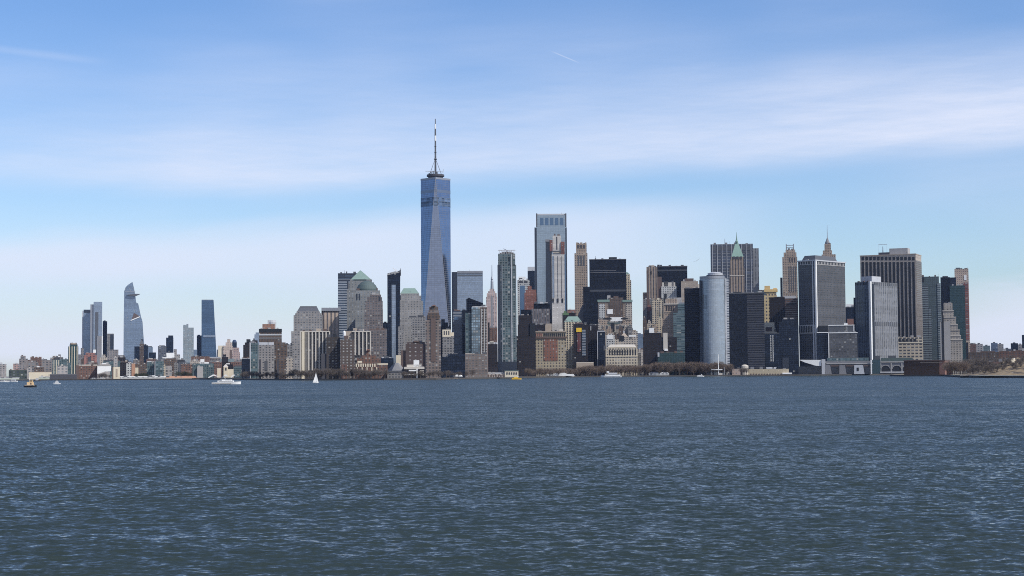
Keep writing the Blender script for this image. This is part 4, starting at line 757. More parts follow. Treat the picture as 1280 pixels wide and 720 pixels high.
G(330, 'stepped mansard roofed block in the middle of the old quarter', [(747.5, 789.5, 406), (760, 777, 401.5, 3)], T_PALE, [('strips', 'dormer', 'slate', 750, 788, 407.5, 411, 6, .6, -.5, .8), ('ch', 'penthouse', 'white_paint', 763, 778, 396.5), ('ch', 'dark_window_band', 'black', 754, 764.5, 397.5, 399.5, -1, 1.4), ('ch', 'dark_window_band', 'black', 776, 785, 397.5, 399.2, -1, 1.4), ('ch', 'mansard', 'dark_copper', 759, 775, 403, 405, -.6, 1.6), ('ch', 'dark_slot', 'black', 763.5, 768, 403.5, 414, -1, 1.4)], dep=26)
G(260, 'small dark blue banded house right of the old quarter', [(790, 797, 414)], T_PALE, [('ch', 'penthouse', 'tan_stone', 791, 795, 412.4)], dep=18)
G(200, 'white flank walled block under the pyramid topped tower', [(757, 768.5, 419), (760, 766, 417, 3)], T_WHT, [('ch', 'blank_wall', 'white_paint', 759, 766, 418.6, 424, -.6, 1)], dep=18)
b = G(210, 'tan block with small stepped pyramid top above the custom building', [(765, 797, 424), (774, 786, 421, 3)], T_PALE, [('pyr', 'stepped_pyramid', 'tan_stone', 775.5, 785, 416.5, 779, 781.2), ('ch', 'white_block', 'white_paint', 786, 795, 418.8), ('ch', 'dark_gable', 'black', 774, 780, 419.5, 426, -.8, 1.2)], dep=18)
b.ch('obelisk', 'light_grey', 779, 781, 413.6, 417, 9, 2)
b = G(110, 'cream stone building with a pale mansard roof and tall bays', [(757, 797, 436), (759, 796, 433.8, 1)], facade((.60, .53, .41), (.10, .09, .085), 5.2, 5.2, .5, .55), [('pyr', 'mansard_roof', 'pale_stone', 759.5, 795.5, 430.6, 763, 793, 1, 22, 3), ('strips', 'tall_window', 'black', 760.5, 796, 437, 444, 11, .42, -.5, .7), ('ch', 'string_course', 'cream', 757, 797.5, 444.6, 445.8, -1, 1.5), ('ch', 'right_wing', T_CRM, 797, 801, 441, 0, 4, 18), ('ch', 'dark_side', 'slate', 754.5, 757.3, 432, 0, 3, 18)], name='stone_building', cat='office building', dep=28)
G(160, 'black glass tower with a thin pale frame beside the cream building', [(747, 756.5, 414.5)], T_NAVY, [('ch', 'frame', 'light_grey', 746.4, 747.2, 414, 0, -.8, 1.4), ('ch', 'frame', 'light_grey', 746.4, 756.5, 413.6, 414.6, -.8, 1.4)], name='office_tower', dep=18)
G(190, 'dark grey tower with tiny pale windows left of black glass tower', [(735, 747.5, 406.5)], T_DBR, [('ch', 'pale_window', 'light_grey', 738, 739, 407.5, 413, -.5, .7), ('ch', 'rooftop_box', 'slate', 737, 744, 405)], name='office_tower', dep=18)  # light grey strip on the dark front
G(2600, 'hazy blue block visible far down the gap', [(794.5, 804, 417.5)], T_BLUE, [('ch', 'rooftop_box', 'slate', 797, 801, 416.5)])
G(1500, 'pale low buildings at the foot of the gap', [(795, 806, 437)], T_PALE, [('ch', 'penthouse', 'light_grey', 799, 802, 435)])

# ================================================================== x 803 - 1000
G(760, 'tan ribbed tower left of the flat black tower top', [(808, 821.5, 333.5)], T_RIB, [('ch', 'crown_box', 'tan_stone', 811, 818, 331.6), ('ch', 'dark_opening', 'black', 813, 814.6, 339, 343, -.5, .8), ('ch', 'left_wing', T_PRE, 803.5, 808.5, 365.5, 0, 4, 20), ('ch', 'dark_rib', 'brown_brick', 808, 810, 338, 0, -.4, .6)], name='pre_war_tower', cat='skyscraper')
G(900, 'flat topped black tower behind the white ornate block', [(821, 859, 333)], T_BLK, [('ch', 'rooftop_box', 'black', 821.5, 824.5, 330.8), ('ch', 'louvre_band', 'louvre', 821, 859, 337, 339, -.4, .6), ('ch', 'parapet_line', 'dark_grey', 820.8, 859.2, 332.4, 333.6, -.5, 40)], name='office_tower', cat='skyscraper', dep=40)
G(640, 'white ornate block with dark mansard in front of the black tower', [(826.5, 845.5, 358)], T_WHT, [('ch', 'mansard', 'pale_stone', 827.5, 844, 353), ('ch', 'corner_turret', 'mid_grey', 839.5, 842, 352), ('ch', 'dark_side', 'brown_brick', 821.5, 827, 346, 0, 3, 20), ('ch', 'rooftop_box', 'slate', 830, 835, 352)])
G(600, 'tan blocky tower with a brown roof box behind the black slab', [(851.3, 872.5, 351.5)], facade((.40, .34, .28), (.30, .25, .21), 6, 4, .35, .4), [('ch', 'roof_box', 'brown_brick', 856, 867, 348), ('ch', 'lower_right', 'pale_stone', 871, 875, 355, 0, 2, 20)], name='office_tower')
G(480, 'cream block with ribbed bays left of the arcaded tower', [(815, 831, 374.5)], T_CRM, [('ch', 'upper_ledge', 'cream', 817, 845, 372.4), ('strips', 'dark_slot', 'dark_grey', 818, 830, 377, 405, 3, .15, -.5, .8), ('ch', 'dark_joint', 'black', 830, 833.5, 367, 402, -1, 1.4)])
G(520, 'grey reddish narrow block left of the cream ribbed block', [(803.5, 815.5, 374)], T_GREY, [('ch', 'red_patch', 'red_brick', 809.5, 813.5, 381, 389, -.5, .8), ('ch', 'dark_slot', 'brown_brick', 808.5, 812, 373.5, 410, -.4, .6)])
b = G(360, 'tan tower with an arcade of tall arches near its top', [(827, 852, 398), (830, 848, 380, 2), (831.5, 846, 373.3, 4)], T_PRE, [('strips', 'arch', 'black', 832.3, 842.5, 382, 388.3, 5, .5, 1.6, .8), ('ch', 'cornice', 'pale_stone', 829.5, 848.5, 379.3, 380.6, .6, 3), ('ch', 'cornice', 'tan_stone', 830, 848, 389.6, 390.4, 1, 2), ('ch', 'sloping_shoulder', 'concrete', 836, 852, 372, 400, 8, 16)], name='pre_war_tower', cat='office tower')
b = G(340, 'teal banded dark glass block behind the black slab tower', [(841.5, 857, 391), (847, 857, 379.5, 2)], facade((.14, .20, .215), (.03, .055, .07), 9, 4.6, 1.1, .5, bright=.03), [('ch', 'rooftop_box', 'steel', 849, 856, 378)], name='office_tower', dep=20)
G(90, 'wide dark brown block above the park, left of the black slab', [(803.6, 846, 421.5), (805, 827, 416, 2)], T_DBR, [('ch', 'light_strip', 'pale_stone', 829, 834.4, 416, 437.5, -1.2, 3), ('ch', 'white_vent', 'white_paint', 811.5, 817.5, 409.8), ('ch', 'rooftop_box', 'black', 806, 811, 412.5), ('ch', 'white_vent', 'white_paint', 830.5, 835, 436, 438.6, -1.6, 1)], dep=24)
b = G(75, 'low dark green glass block with a curved white end', [(822, 856, 441.5)], T_DTEAL, [('ch', 'curved_end', 'light_grey', 822, 824.2, 440.5, 446, -1, 4), ('ch', 'roof', 'dark_copper', 823, 856, 440.6)], dep=12)
b = G(100, 'black glass slab tower left of the curved blue grey tower', [(855.3, 875.5, 360.7)], T_BLK, [('ch', 'roof_edge', 'dark_grey', 855, 875.6, 360, 361, -.4, 24)], name='office_tower', cat='office tower', dep=24)
# curved tower
b = B('curved_tower', 'curved blue grey glass tower with a white ladder patterned edge', 'office tower', shore(893) + 50, 893)
b.dep = 40
x0, xm, x1 = b.P(874.8, 380)[0], b.P(906.3, 380)[0], b.P(911.2, 380)[0]; zt = b.P(893, 348.2, 0)[1]
w = xm - x0; arc = []
for k in range(15):
    t = k / 14; a = R(150) - R(120) * t
    arc.append((x0 + w * t, 14 - 16 * (math.sin(a) - .5) / .5 * .9))
MB().prism(arc + [(xm, 40), (x0, 40)], 0, zt).build('curved_wall', facade((.32, .35, .375), (.30, .345, .385), 4, 4.2, 1.1, .9, gm=.4, gspec=.9, gr=.32, bright=0, var=.12, tint=.04), b.root)
MB().prism([(x - 0, y - .6) for x, y in arc] + [(xm, 30), (x0, 30)], zt, zt + 5).build('crown_rim', K['steel'], b.root)
MB().box(xm + .05, x1, 13, 40, 0, zt + 1).build('ladder_wing', facade((.62, .63, .64), (.10, .12, .15), 14, 4.6, .55, .5), b.root)
cx = b.P(894, 345)[0]; b.z = zt + 5
MB().lathe(cx, 22, [(16, zt + 5), (15, zt + 8), (13.5, zt + 8.2), (14, zt + 11), (9, zt + 12.5)], 20).build('roof_drum', K['light_grey'], b.root)
MB().lathe(cx, 22, [(16.3, zt + 5.5), (16.3, zt + 7.5)], 20).build('drum_slot', K['slate'], b.root)
b.ch('left_edge', T_NAVY, 874, 876.2, 350.3, 0, 6, 20); b.ch('painted_reflection', 'dark_glass', 879.2, 880.2, 368, 386, 1, 1.5)  # dark glass strip imitates a reflection by its colour
b = G(820, 'broad grey gridded tower behind the green spired tower', [(888, 941, 305)], facade((.21, .22, .24), (.035, .045, .07), 40, 7, 1.1, .72, gspec=.6, bright=.0), (), name='office_tower', cat='skyscraper', dep=40)
b.strips('column', 'light_grey', 887.4, 941.6, 305, 0, 9, .10, -1.2, 1.4); b.ch('crown_slots', 'slate', 889, 940, 307, 313, -.4, .7); b.ch('right_wing', T_GRIB, 941, 948.3, 310.3, 0, 3, 30)
b.ch('plant_band', 'slate', 889, 940, 314.6, 315.5, -.5, .8); b.ch('plant_band', 'slate', 889, 940, 337, 338, -.5, .8); b.mast('antenna', 'steel', 906, 298.5, .8, 12); b.mast('antenna', 'steel', 920, 302, .5, 12)
b = G(600, 'tan tower with a steep green copper roof and spire', [(911.7, 930.8, 335), (912.5, 930, 324.5, 2), (914, 929.3, 321, 4)], T_RIB, [('strips', 'arch', 'dark_grey', 915, 928.5, 320.5, 323.5, 3, .6, 3.2, 1), ('ch', 'string_course', 'pale_stone', 912, 930.4, 344, 344.8, -.6, 1)], name='pre_war_tower', cat='skyscraper', dep=34)
b.pyr('copper_roof', 'bright_copper', 914.2, 929.2, 303, 919.3, 922.6, 4, 22); z = b.z2
x = b.P(920.8, 300, 15)[0]
MB().lathe(x, 15, [(2.6, z - 1), (3.2, z + 2), (1.8, z + 5), (.8, z + 12), (.25, b.P(920.8, 290, 15)[1])], 8).build('spire', K['bright_copper'], b.root)
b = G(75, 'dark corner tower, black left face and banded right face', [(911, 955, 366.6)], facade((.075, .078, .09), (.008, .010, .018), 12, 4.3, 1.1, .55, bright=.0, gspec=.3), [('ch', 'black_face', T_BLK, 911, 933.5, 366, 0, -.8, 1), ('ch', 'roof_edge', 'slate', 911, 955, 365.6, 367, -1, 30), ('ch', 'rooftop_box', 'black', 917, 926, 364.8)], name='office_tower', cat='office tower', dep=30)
b = G(420, 'patterned cream and dark tower with gold boxes on top', [(955, 971, 369), (957, 970.5, 364.5, 2)], facade((.58, .46, .26), (.06, .05, .06), 6, 7, .5, .5, bright=.1), [('ch', 'gold_box', 'gold', 955, 972, 361.5, 364.8, .5, 20), ('ch', 'gold_box', 'gold', 955.5, 962.5, 357.3, 361.6, 2, 12), ('ch', 'gold_box', 'gold', 966.5, 971, 360, 361.6, 3, 8)], name='residential_tower', cat='apartment tower')
G(700, 'small teal glazed block between grey grid tower and gold boxes', [(946, 957, 363.5)], T_TEAL, [('ch', 'rooftop_box', 'slate', 948, 952, 362.4)])
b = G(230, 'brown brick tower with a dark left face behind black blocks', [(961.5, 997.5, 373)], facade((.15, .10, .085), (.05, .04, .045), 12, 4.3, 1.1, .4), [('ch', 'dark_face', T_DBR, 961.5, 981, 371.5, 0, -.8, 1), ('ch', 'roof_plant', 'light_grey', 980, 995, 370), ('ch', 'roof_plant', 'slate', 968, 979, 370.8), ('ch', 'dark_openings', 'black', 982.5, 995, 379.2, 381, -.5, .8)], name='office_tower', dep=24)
G(180, 'tiny cream block wedged under the patterned gold topped tower', [(955, 968, 403)], K['cream'], [('ch', 'brown_gable', 'brown_brick', 957, 965, 409, 414, -.6, 1)], dep=14)
G(80, 'black glass block with a column of windows painted as lit', [(955, 974, 416.5)], T_NAVY, [('strips', 'painted_lit_windows', T_WHT, 962, 967.5, 419, 452, 2, .45, -.4, .6), ('ch', 'roof_edge', 'slate', 955, 974, 416, 417, -.4, 18)], dep=20)  # white facade strips stand for light in the windows
G(85, 'dark stepped glass block left of the pale cornered tower', [(973.5, 998, 402), (977, 996, 399, 2)], T_NAVY, [('ch', 'roof_corner', 'slate', 990, 993, 400), ('ch', 'dark_lower', 'dark_glass', 978, 986, 447, 0, -1, 2)], dep=22)
b = G(760, 'tan pre-war tower with an open steel frame on its roof', [(977.8, 996.5, 321), (979.5, 995.5, 315.5, 2), (982, 994, 312, 4)], T_PRE, [('strips', 'tall_window', 'dark_grey', 985.5, 995, 322, 327.5, 3, .4, -.4, .7), ('ch', 'side_wing', T_NAVY, 975.3, 978, 347, 0, 6, 16), ('strips', 'dark_window_column', 'slate', 985, 996, 333, 365, 4, .35, -.4, .7)], name='pre_war_tower', cat='skyscraper', dep=30)
for px in (982.8, 991.8): b.mast('frame_post', 'steel', px, 304.8, 1.0, 8, None, 1.0)
b.ch('frame_beam', 'steel', 982.5, 992.2, 306.2, 307, 7.5, 1)
b.ch('frame_beam', 'steel', 982.5, 992.2, 309, 309.6, 7.5, 1)

# ================================================================== x 996 - 1215
b = G(90, 'grey gridded tower with white cornice, pale corner fins and a black roof', [(997.5, 1056, 326)], facade((.115, .115, .12), (.035, .04, .05), 5, 4.2, .6, .5, gspec=.5, bright=.0), (), xc=1019, yaw=33, name='office_tower', cat='skyscraper')
x0, x1, y0, y1 = b.last
MB().box(x0 - 1.5, x1 + 1.5, y0 - 1.5, y1 + 1.5, b.z, b.z + 2.2).build('cornice', K['light_grey'], b.root)
zc = b.z; b.z += 2.2
mb = MB(); n = 0
for face in (0, 1):
    L = (x1 - x0) if face == 0 else (y1 - y0); k = int(L / 5)
    for i in range(k):
        a = (i + .2) * L / k; c = (i + .8) * L / k
        if face == 0: MB().box(x0 + a, x0 + c, y0 - .35, y0 + .3, zc - 5.5, zc - .6).build('cornice_window', K['black'], b.root)
        else: MB().box(x1 - .3, x1 + .35, y0 + a, y0 + c, zc - 5.5, zc - .6).build('cornice_window', K['black'], b.root)
mb = MB(); mb.box(x0 - .25, x1 + .25, y0 - .25, y1 + .25, zc - 6.6, zc); mb.build('attic_band', K['concrete'], b.root)
MB().frus((x0 + 5, x1 - 3, y0 + 5, y1 - 22), b.z, (x0 + 9, x1 - 6, y0 + 9, y1 - 26), b.z + 9).build('black_roof', K['slate'], b.root)
for dx in (-1.6, -6.5): MB().box(x1 + dx, x1 + dx + 2.2, y0 - 1.5, y0 - .1, 0, zc).build('corner_fin', K['light_grey'], b.root)
MB().box(x1 + .05, x1 + 1.2, y0 + .5, y0 + 3, 0, zc).build('corner_fin', K['white_paint'], b.root)
for z0_, n_, fz in ((b.P(1008, 417)[1], 8, 1),):
    zz = b.P(1008, 406)[1]
    MB().box(x0 - .3, x1, y0 - .5, y0 + .2, z0_, zz).build('plant_band', K['concrete'], b.root)
    for i in range(n_):
        L = (x1 - 8 - x0) / n_; MB().box(x0 + L * (i + .2), x0 + L * (i + .8), y0 - .8, y0, z0_ + 2, zz - 2).build('plant_opening', K['black'], b.root)
b = G(60, 'low grey gridded block with white outline, front of grey tower', [(1035.5, 1071.5, 416)], facade((.15, .15, .155), (.05, .055, .065), 5, 4.4, .6, .5), [('ch', 'upper_storey', 'slate', 1036, 1067.5, 407), ('ch', 'white_line', 'white_paint', 1035.2, 1072, 415.4, 416.4, -.7, 26), ('ch', 'white_line', 'white_paint', 1035.4, 1068, 406, 407, 2.4, 20), ('ch', 'white_edge', 'white_paint', 1035.2, 1036.2, 416, 0, -.7, 1), ('ch', 'white_edge', 'white_paint', 1066.8, 1067.8, 407, 416, 2.4, 1), ('ch', 'left_plant_wall', 'black', 1023, 1035, 407.5, 415, 3, 18), ('ch', 'left_wing', T_NAVY, 1021, 1035.2, 416, 0, 3, 18), ('ch', 'white_line', 'white_paint', 1021, 1035.4, 415.2, 416.1, 2, 1), ('ch', 'dome_box', 'white_paint', 1055, 1059.5, 403.7), ('strips', 'roof_plant', 'slate', 1037, 1053, 404.5, 406.5, 5, .6, 6, 5)], dep=26)
G(420, 'dark block with white roof box in the gap between towers', [(1056, 1071, 384)], T_NAVY, [('ch', 'white_roof_box', 'white_paint', 1057.5, 1067, 380.2), ('ch', 'red_block', 'red_brick', 1059, 1067, 398.5, 408, -3, 3)])
b = G(900, 'slender stepped tan tower with needle spire above black roof', [(1024, 1046, 330), (1027, 1044.5, 318, 3), (1028.5, 1040, 313, 6), (1030.5, 1038.5, 305, 9)], T_PRE, (), name='art_deco_tower', cat='skyscraper', dep=36)
x = b.P(1034.2, 300, 18)[0]
MB().lathe(x, 18, [(5.8, b.z), (5.5, b.z + 4), (3.5, b.z + 9), (.8, b.P(1034, 297, 18)[1])], 8).build('lantern', K['mid_grey'], b.root)
MB().lathe(x, 18, [(.8, b.P(1034, 297.5, 18)[1]), (.3, b.P(1034, 281, 18)[1])], 6).build('spire', K['steel'], b.root)
# big tower with white piers
W55 = facade((.46, .40, .34), (.42, .36, .31), 6, 4, .3, .3, gr=.8, bright=0)
b = G(300, 'massive tan tower striped by long black window bays', [(1075, 1151.5, 318)], W55, (), xc=1144.5, yaw=11, name='office_tower', cat='skyscraper')
b.strips('window_bay', 'black', 1076, 1144, 327.5, 424, 14, .62, -.3, .5); b.strips('attic_window', 'black', 1076, 1144, 321, 325.3, 14, .68, -.3, .5)
x0, x1, y0, y1 = b.last
MB().box(x0 - .6, x1 + .6, y0 - .6, y1 + .6, b.z, b.z + 2).build('parapet', K['tan_stone'], b.root)
MB().box(x1 + .02, x1 + .5, y0 + 1.2, y1 - .5, b.P(1144, 424)[1], b.z - 12).build('side_wall', facade((.20, .175, .155), (.10, .09, .085), 4, 4, .5, .5, bright=0), b.root)
b.z += 2; b.ch('rooftop_block', 'concrete', 1111.5, 1134.5, 310.3, None, 12, 24); b.ch('rooftop_block', 'dark_grey', 1098, 1112, 315.5, None, 12, 14)
b.mast('antenna', 'steel', 1103.5, 308, 1.2, 14); b.mast('antenna', 'light_grey', 1098.5, 305.5, .3, 14); b.mast('antenna', 'light_grey', 1108.5, 305.5, .3, 14)
b.ch('antenna_beam', 'light_grey', 1098, 1109, 305.3, 305.8, 13.8, .6)
G(250, 'cream gridded base of the striped tan tower', [(1119, 1153.5, 421.5)], facade((.60, .52, .40), (.05, .05, .055), 8, 6.2, .68, .5, bright=.02), [('strips', 'square_window', 'black', 1122, 1146, 423.5, 427, 5, .72, -.5, .8), ('ch', 'string_course', 'cream', 1119, 1153.8, 427.6, 428.8, -.8, 1.4)], dep=12)
# light/dark faceted tower
b = G(150, 'pale ribbed tower, left face toned dark blue as shade, bright corner', [(1069, 1121.5, 352)], T_GRIB, (), xc=1088, yaw=33, name='office_tower', cat='skyscraper')
x0, x1, y0, y1 = b.last
MB().box(x0 - .3, x1 - 4, y0 - .6, y0 - .02, 0, b.z).build('left_face', facade((.15, .17, .20), (.05, .065, .09), 4, 4, .6, 1.1, bright=0), b.root)  # darker bluish copy of the ribbed wall, shade put into colour
MB().box(x1 - 3.8, x1 + .6, y0 - 1.0, y0 + 2.8, 0, b.z + .6).build('corner_pier', K['white_paint'], b.root)
MB().box(x1 - .3, x1 + .5, y0 + 3.2, y0 + 11, 0, b.z - 4).build('dark_recess', K['black'], b.root)
L = y1 - y0 - 13
for i in range(11):
    MB().box(x1 - .4, x1 + .45, y0 + 13 + L * (i + .15) / 11, y0 + 13 + L * (i + .65) / 11, b.z - 6, b.z - .8).build('crown_slot', K['slate'], b.root)
zz0 = b.P(1088, 407)[1]
for i in range(11):
    MB().box(x1 - .4, x1 + .45, y0 + 13 + L * (i + .15) / 11, y0 + 13 + L * (i + .65) / 11, zz0, zz0 + 8).build('plant_slot', K['slate'], b.root)
for i in range(8):
    w = (x1 - 6 - x0) / 8; MB().box(x0 + w * (i + .15), x0 + w * (i + .6), y0 - .9, y0 - .5, b.z - 6, b.z - .8).build('crown_slot', K['black'], b.root)
MB().box(x1 - 26, x1 - 2, y0 + 8, y0 + 40, b.z, b.z + 11).build('penthouse', K['light_grey'], b.root)
b.ch('left_step', T_NAVY, 1066.8, 1070, 372, 0, 14, 20)
b = G(500, 'teal glass tower banded by dark window rows, right of striped tower', [(1151, 1173.5, 345.7)], facade((.095, .12, .125), (.085, .112, .12), 4, 4, .7, .6, gr=.4, bright=0, var=.15, gspec=.3), [('strips', 'dark_corner', 'black', 1152, 1155, 346.5, 352.5, 1, 1, -.4, .7), ('ch', 'right_wing', facade((.30, .34, .36), (.03, .05, .06), 14, 4.8, 1.1, .5, bright=0), 1171.5, 1175.5, 354, 0, -1, 20), ('ch', 'banded_half', facade((.22, .26, .27), (.018, .022, .03), 14, 5, 1.1, .5, bright=0), 1151.5, 1160, 357, 0, -.6, .8), ('ch', 'banded_half', facade((.22, .26, .27), (.018, .022, .03), 14, 5, 1.1, .5, bright=0), 1160, 1164, 385, 0, -.6, .8)], name='office_tower', cat='office tower', dep=34)
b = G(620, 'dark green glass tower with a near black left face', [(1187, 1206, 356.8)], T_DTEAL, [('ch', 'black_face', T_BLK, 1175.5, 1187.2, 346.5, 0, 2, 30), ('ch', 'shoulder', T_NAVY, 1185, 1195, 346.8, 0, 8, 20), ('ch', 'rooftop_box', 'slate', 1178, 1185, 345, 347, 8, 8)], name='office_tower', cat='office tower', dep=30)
b = G(800, 'tan concrete tower under construction with red brick lower floors', [(1193, 1210.5, 336)], facade((.52, .42, .34), (.16, .12, .11), 5, 5, .4, .4, bright=.06), [('ch', 'roof_plant', 'slate', 1194.5, 1200, 334.6), ('ch', 'brick_floors', facade((.26, .10, .08), (.12, .08, .08), 8, 4.6, .7, .5, bright=.15), 1203.5, 1210.3, 353, 425, -.5, 1), ('ch', 'corner_post', 'tan_stone', 1206.5, 1209.5, 335, None, 3), ('ch', 'white_panel', 'white_paint', 1205, 1208, 344, 350, -.6, 1), ('ch', 'lower_glass', T_DBR, 1203.5, 1210.3, 428, 0, -.5, 1)], name='construction_tower', cat='tower under construction', dep=30)
b = G(330, 'beige stepped ziggurat tower narrowing to a small top', [(1176.5, 1203, 424), (1177, 1201, 419, 2), (1177.5, 1199.5, 412, 4), (1178, 1197, 405, 6), (1178.5, 1195, 396, 8), (1178.5, 1192, 388, 10), (1179.5, 1190.5, 379, 12)], facade((.46, .42, .37), (.17, .16, .15), 6, 4.8, .5, .55, bright=0), [('ch', 'blank_left_face', 'concrete', 1175, 1187.8, 402, 0, -.6, 1), ('ch', 'dark_recess', 'black', 1176.8, 1179.5, 394, 0, -1, 1.2), ('ch', 'ledge', 'pale_stone', 1178, 1192.3, 388, 389, 9, 2), ('ch', 'ledge', 'pale_stone', 1178, 1195.3, 396, 397, 7, 2), ('ch', 'ledge', 'pale_stone', 1188, 1197.3, 405, 406, 5, 2), ('ch', 'ledge', 'pale_stone', 1188, 1199.8, 412, 413, 3, 2), ('ch', 'ledge', 'pale_stone', 1188, 1201.3, 419, 420, 1, 2), ('ch', 'ledge', 'pale_stone', 1188, 1203.3, 424, 425, -1, 2)], name='art_deco_tower', cat='office tower', dep=46)

ri = random.Random(4)
for k in range(14):
    px = [749, 755, 762, 769, 776, 783, 788, 806, 812, 819, 826, 838, 846, 851][k]; w = ri.uniform(2.5, 4.5); yt = ri.uniform(406, 420) if k < 7 else ri.uniform(396, 410)
    G(0, 'small masonry block packed into the old quarter behind the park', [(px - w, px + w, yt), (px - w * .6, px + w * .4, yt - ri.uniform(2, 4), 3)], [T_PRE, T_PALE, T_BRN, T_CRM, T_GREY][ri.randrange(5)], [('ch', 'rooftop_box', ['slate', 'pale_stone', 'green_copper', 'concrete'][ri.randrange(4)], px - w * .5, px, yt - 4.5)], name='city_block', cat='city block', D=shore(px) + (290 if k < 7 else 440) + k % 3 * 8, dep=16, group='small blocks in the old quarter')
# ================================================================== waterfront buildings and park
b = B('ferry_terminal', 'modern ferry terminal with dark boat slips and a white wing roof', 'ferry terminal', shore(1058) + 12, 1058, dep=25)
b.tiers('wall', K['dark_glass'], [(1027, 1090, 453.5)])
b.ch('roof', 'mid_grey', 1028, 1090, 451.5, 453.6, -2, 26); b.ch('roof_fascia', 'concrete', 1033, 1091, 453.8, 455, -2.6, 3); b.ch('glass_clerestory', T_TEAL, 1034, 1086, 447.2, 451.6, 6, 20)
q = [b.P(998.5, 449.7, -6), b.P(1026.5, 449.9, -6), b.P(1026.5, 457.6, -6), b.P(1020, 457.2, -6), b.P(1006, 453, -6)]
MB().side(q, -6, 16).build('wing_roof', K['white_paint'], b.root)
b.ch('concrete_tower', 'light_grey', 1027, 1031.5, 449, 0, -8, 12)
for a, c in ((1031, 1038.5), (1049, 1057), (1067.5, 1079.5)):
    x0, x1 = b.P(a, 460, -8)[0], b.P(c, 460, -8)[0]; z = b.P(a, 456.3, -8)[1]
    MB().side([(x0, 0), (x1 + 1.5, 0), (x1 - 1, z), (x0 + .5, z)], -8, -2).build('slip_pylon', K['mid_grey'] if a != 1067.5 else K['light_grey'], b.root)
b.ch('pylon_opening', 'black', 1071, 1073.5, 459.5, 463.5, -8.4, 1); b.ch('slip_edge', 'white_paint', 1088.2, 1089.8, 450, 0, -8, 4)
for a, c in ((1038.5, 1049), (1057, 1067.5), (1079.5, 1088)): b.ch('slip_lintel', 'brown_brick', a, c, 456.5, 458, -6, 2)
b.ch('left_hall', 'dark_glass', 998, 1027, 458, 0, 4, 20)
b = B('ferry_terminal', 'old green grey ferry terminal with three round arches', 'ferry terminal', shore(1115) + 25, 1115)
b.tiers('wall', K['mid_grey'], [(1090, 1141, 452.2)])
b.ch('left_pavilion', 'teal_paint', 1090, 1100.5, 449.5, 0, -2, 24); b.ch('roof', 'dark_copper', 1101, 1141, 447.2); b.ch('fascia', 'concrete', 1100.5, 1140, 451.6, 453, -1.5, 2.5); b.ch('roof_vent', 'slate', 1110, 1120, 444.6, 447.3, 5, 6); b.ch('roof_plant', 'slate', 1094, 1100, 444.8, 449.6, 4, 6)
for c in (1107, 1121, 1133.5):
    x0, x1 = b.P(c - 5.3, 460, -.6)[0], b.P(c + 5.3, 460, -.6)[0]; zt = b.P(c, 457, -.6)[1]; r = (x1 - x0) / 2
    pts = [(x0, 0)] + [((x0 + x1) / 2 - r * math.cos(math.pi * k / 10), max(.5, zt - r * .8) + r * .8 * math.sin(math.pi * k / 10)) for k in range(11)] + [(x1, 0)]
    MB().side(pts, -.6, .2).build('arch', K['black'], b.root)
    rim = MB()
    for k in range(10):
        a0, a1 = math.pi * k / 10, math.pi * (k + 1) / 10; cz = max(.5, zt - r * .8); cxx = (x0 + x1) / 2
        rim.bar((cxx - (r + .5) * math.cos(a0), -.9, cz + (r * .8 + .5) * math.sin(a0)), (cxx - (r + .5) * math.cos(a1), -.9, cz + (r * .8 + .5) * math.sin(a1)), .45)
    rim.build('arch_rim', K['concrete'], b.root)
for c in (1100.8, 1114, 1127.3, 1140): b.ch('column', 'concrete', c - .7, c + .7, 453, 0, -1, 1.5)
b.ch('quay_base', 'light_grey', 1100, 1141, 464.4, 466, -3, 3)

# brown brick fort on the near island, land first
GI = 1700
def gpt(px, D): return (ray(px, 465).x * D, D)
isl = [gpt(1112, 2350), gpt(1130, 2280), gpt(1180, 2250), gpt(1195, 1950), gpt(1215, 1800), gpt(1300, 1660), gpt(1500, 1600), gpt(1900, 1700), gpt(1900, 2600), gpt(1120, 2700)]
land('island', isl, 2.2, mat('island_ground', (.20, .16, .10), .95, noise=.5, nscale=.03))
mb = MB()
for (xa, ya), (xb, yb) in zip(isl[:8], isl[1:8]): mb.prism([(xa, ya - 1.5), (xb, yb - 1.5), (xb, yb + .2), (xa, ya + .2)], -2, 2.5)
tag(mb.build('island_seawall', wallm), kind='structure')
b = B('brick_fort', 'low brown brick fort wall, one end coloured as sunlit orange', 'fort', 2330, 1174.5, yaw=14, gz=2.2)
x1 = 0; x0 = b.P(1130, 460, 0)[0]; z = b.P(1155, 451.2)[1]
FB = facade((.085, .062, .052), (.04, .032, .03), 9, 7, .25, .3, gr=.8, bright=0)
MB().box(x0, -.5, 0, 34, 0, z).build('wall', FB, b.root)
MB().box(-.45, 7.5, .5, 30, 0, z - .6).build('end_wall', K['red_brick'], b.root)  # redder than the front wall, sunlight put into the brick colour
b.z = z; mb = MB(); MB().box(x0 - .6, 8, -.6, 34.6, z, z + 1.4).build('parapet', K['brown_brick'], b.root)
b.ch('roof_ridge', 'slate', 1134, 1172, 449.8, None, 8, 10); b.ch('string_course', 'tan_stone', 1150, 1178, 452.8, 453.3, -.3, .5)
G(0, 'small red brick house beside the orange end of the fort', [(1183, 1190.5, 458)], T_BRK, [('ch', 'roof', 'brown_brick', 1182.6, 1191, 457.2)], D=2180, name='house', cat='house', dep=12, gz=2.2)

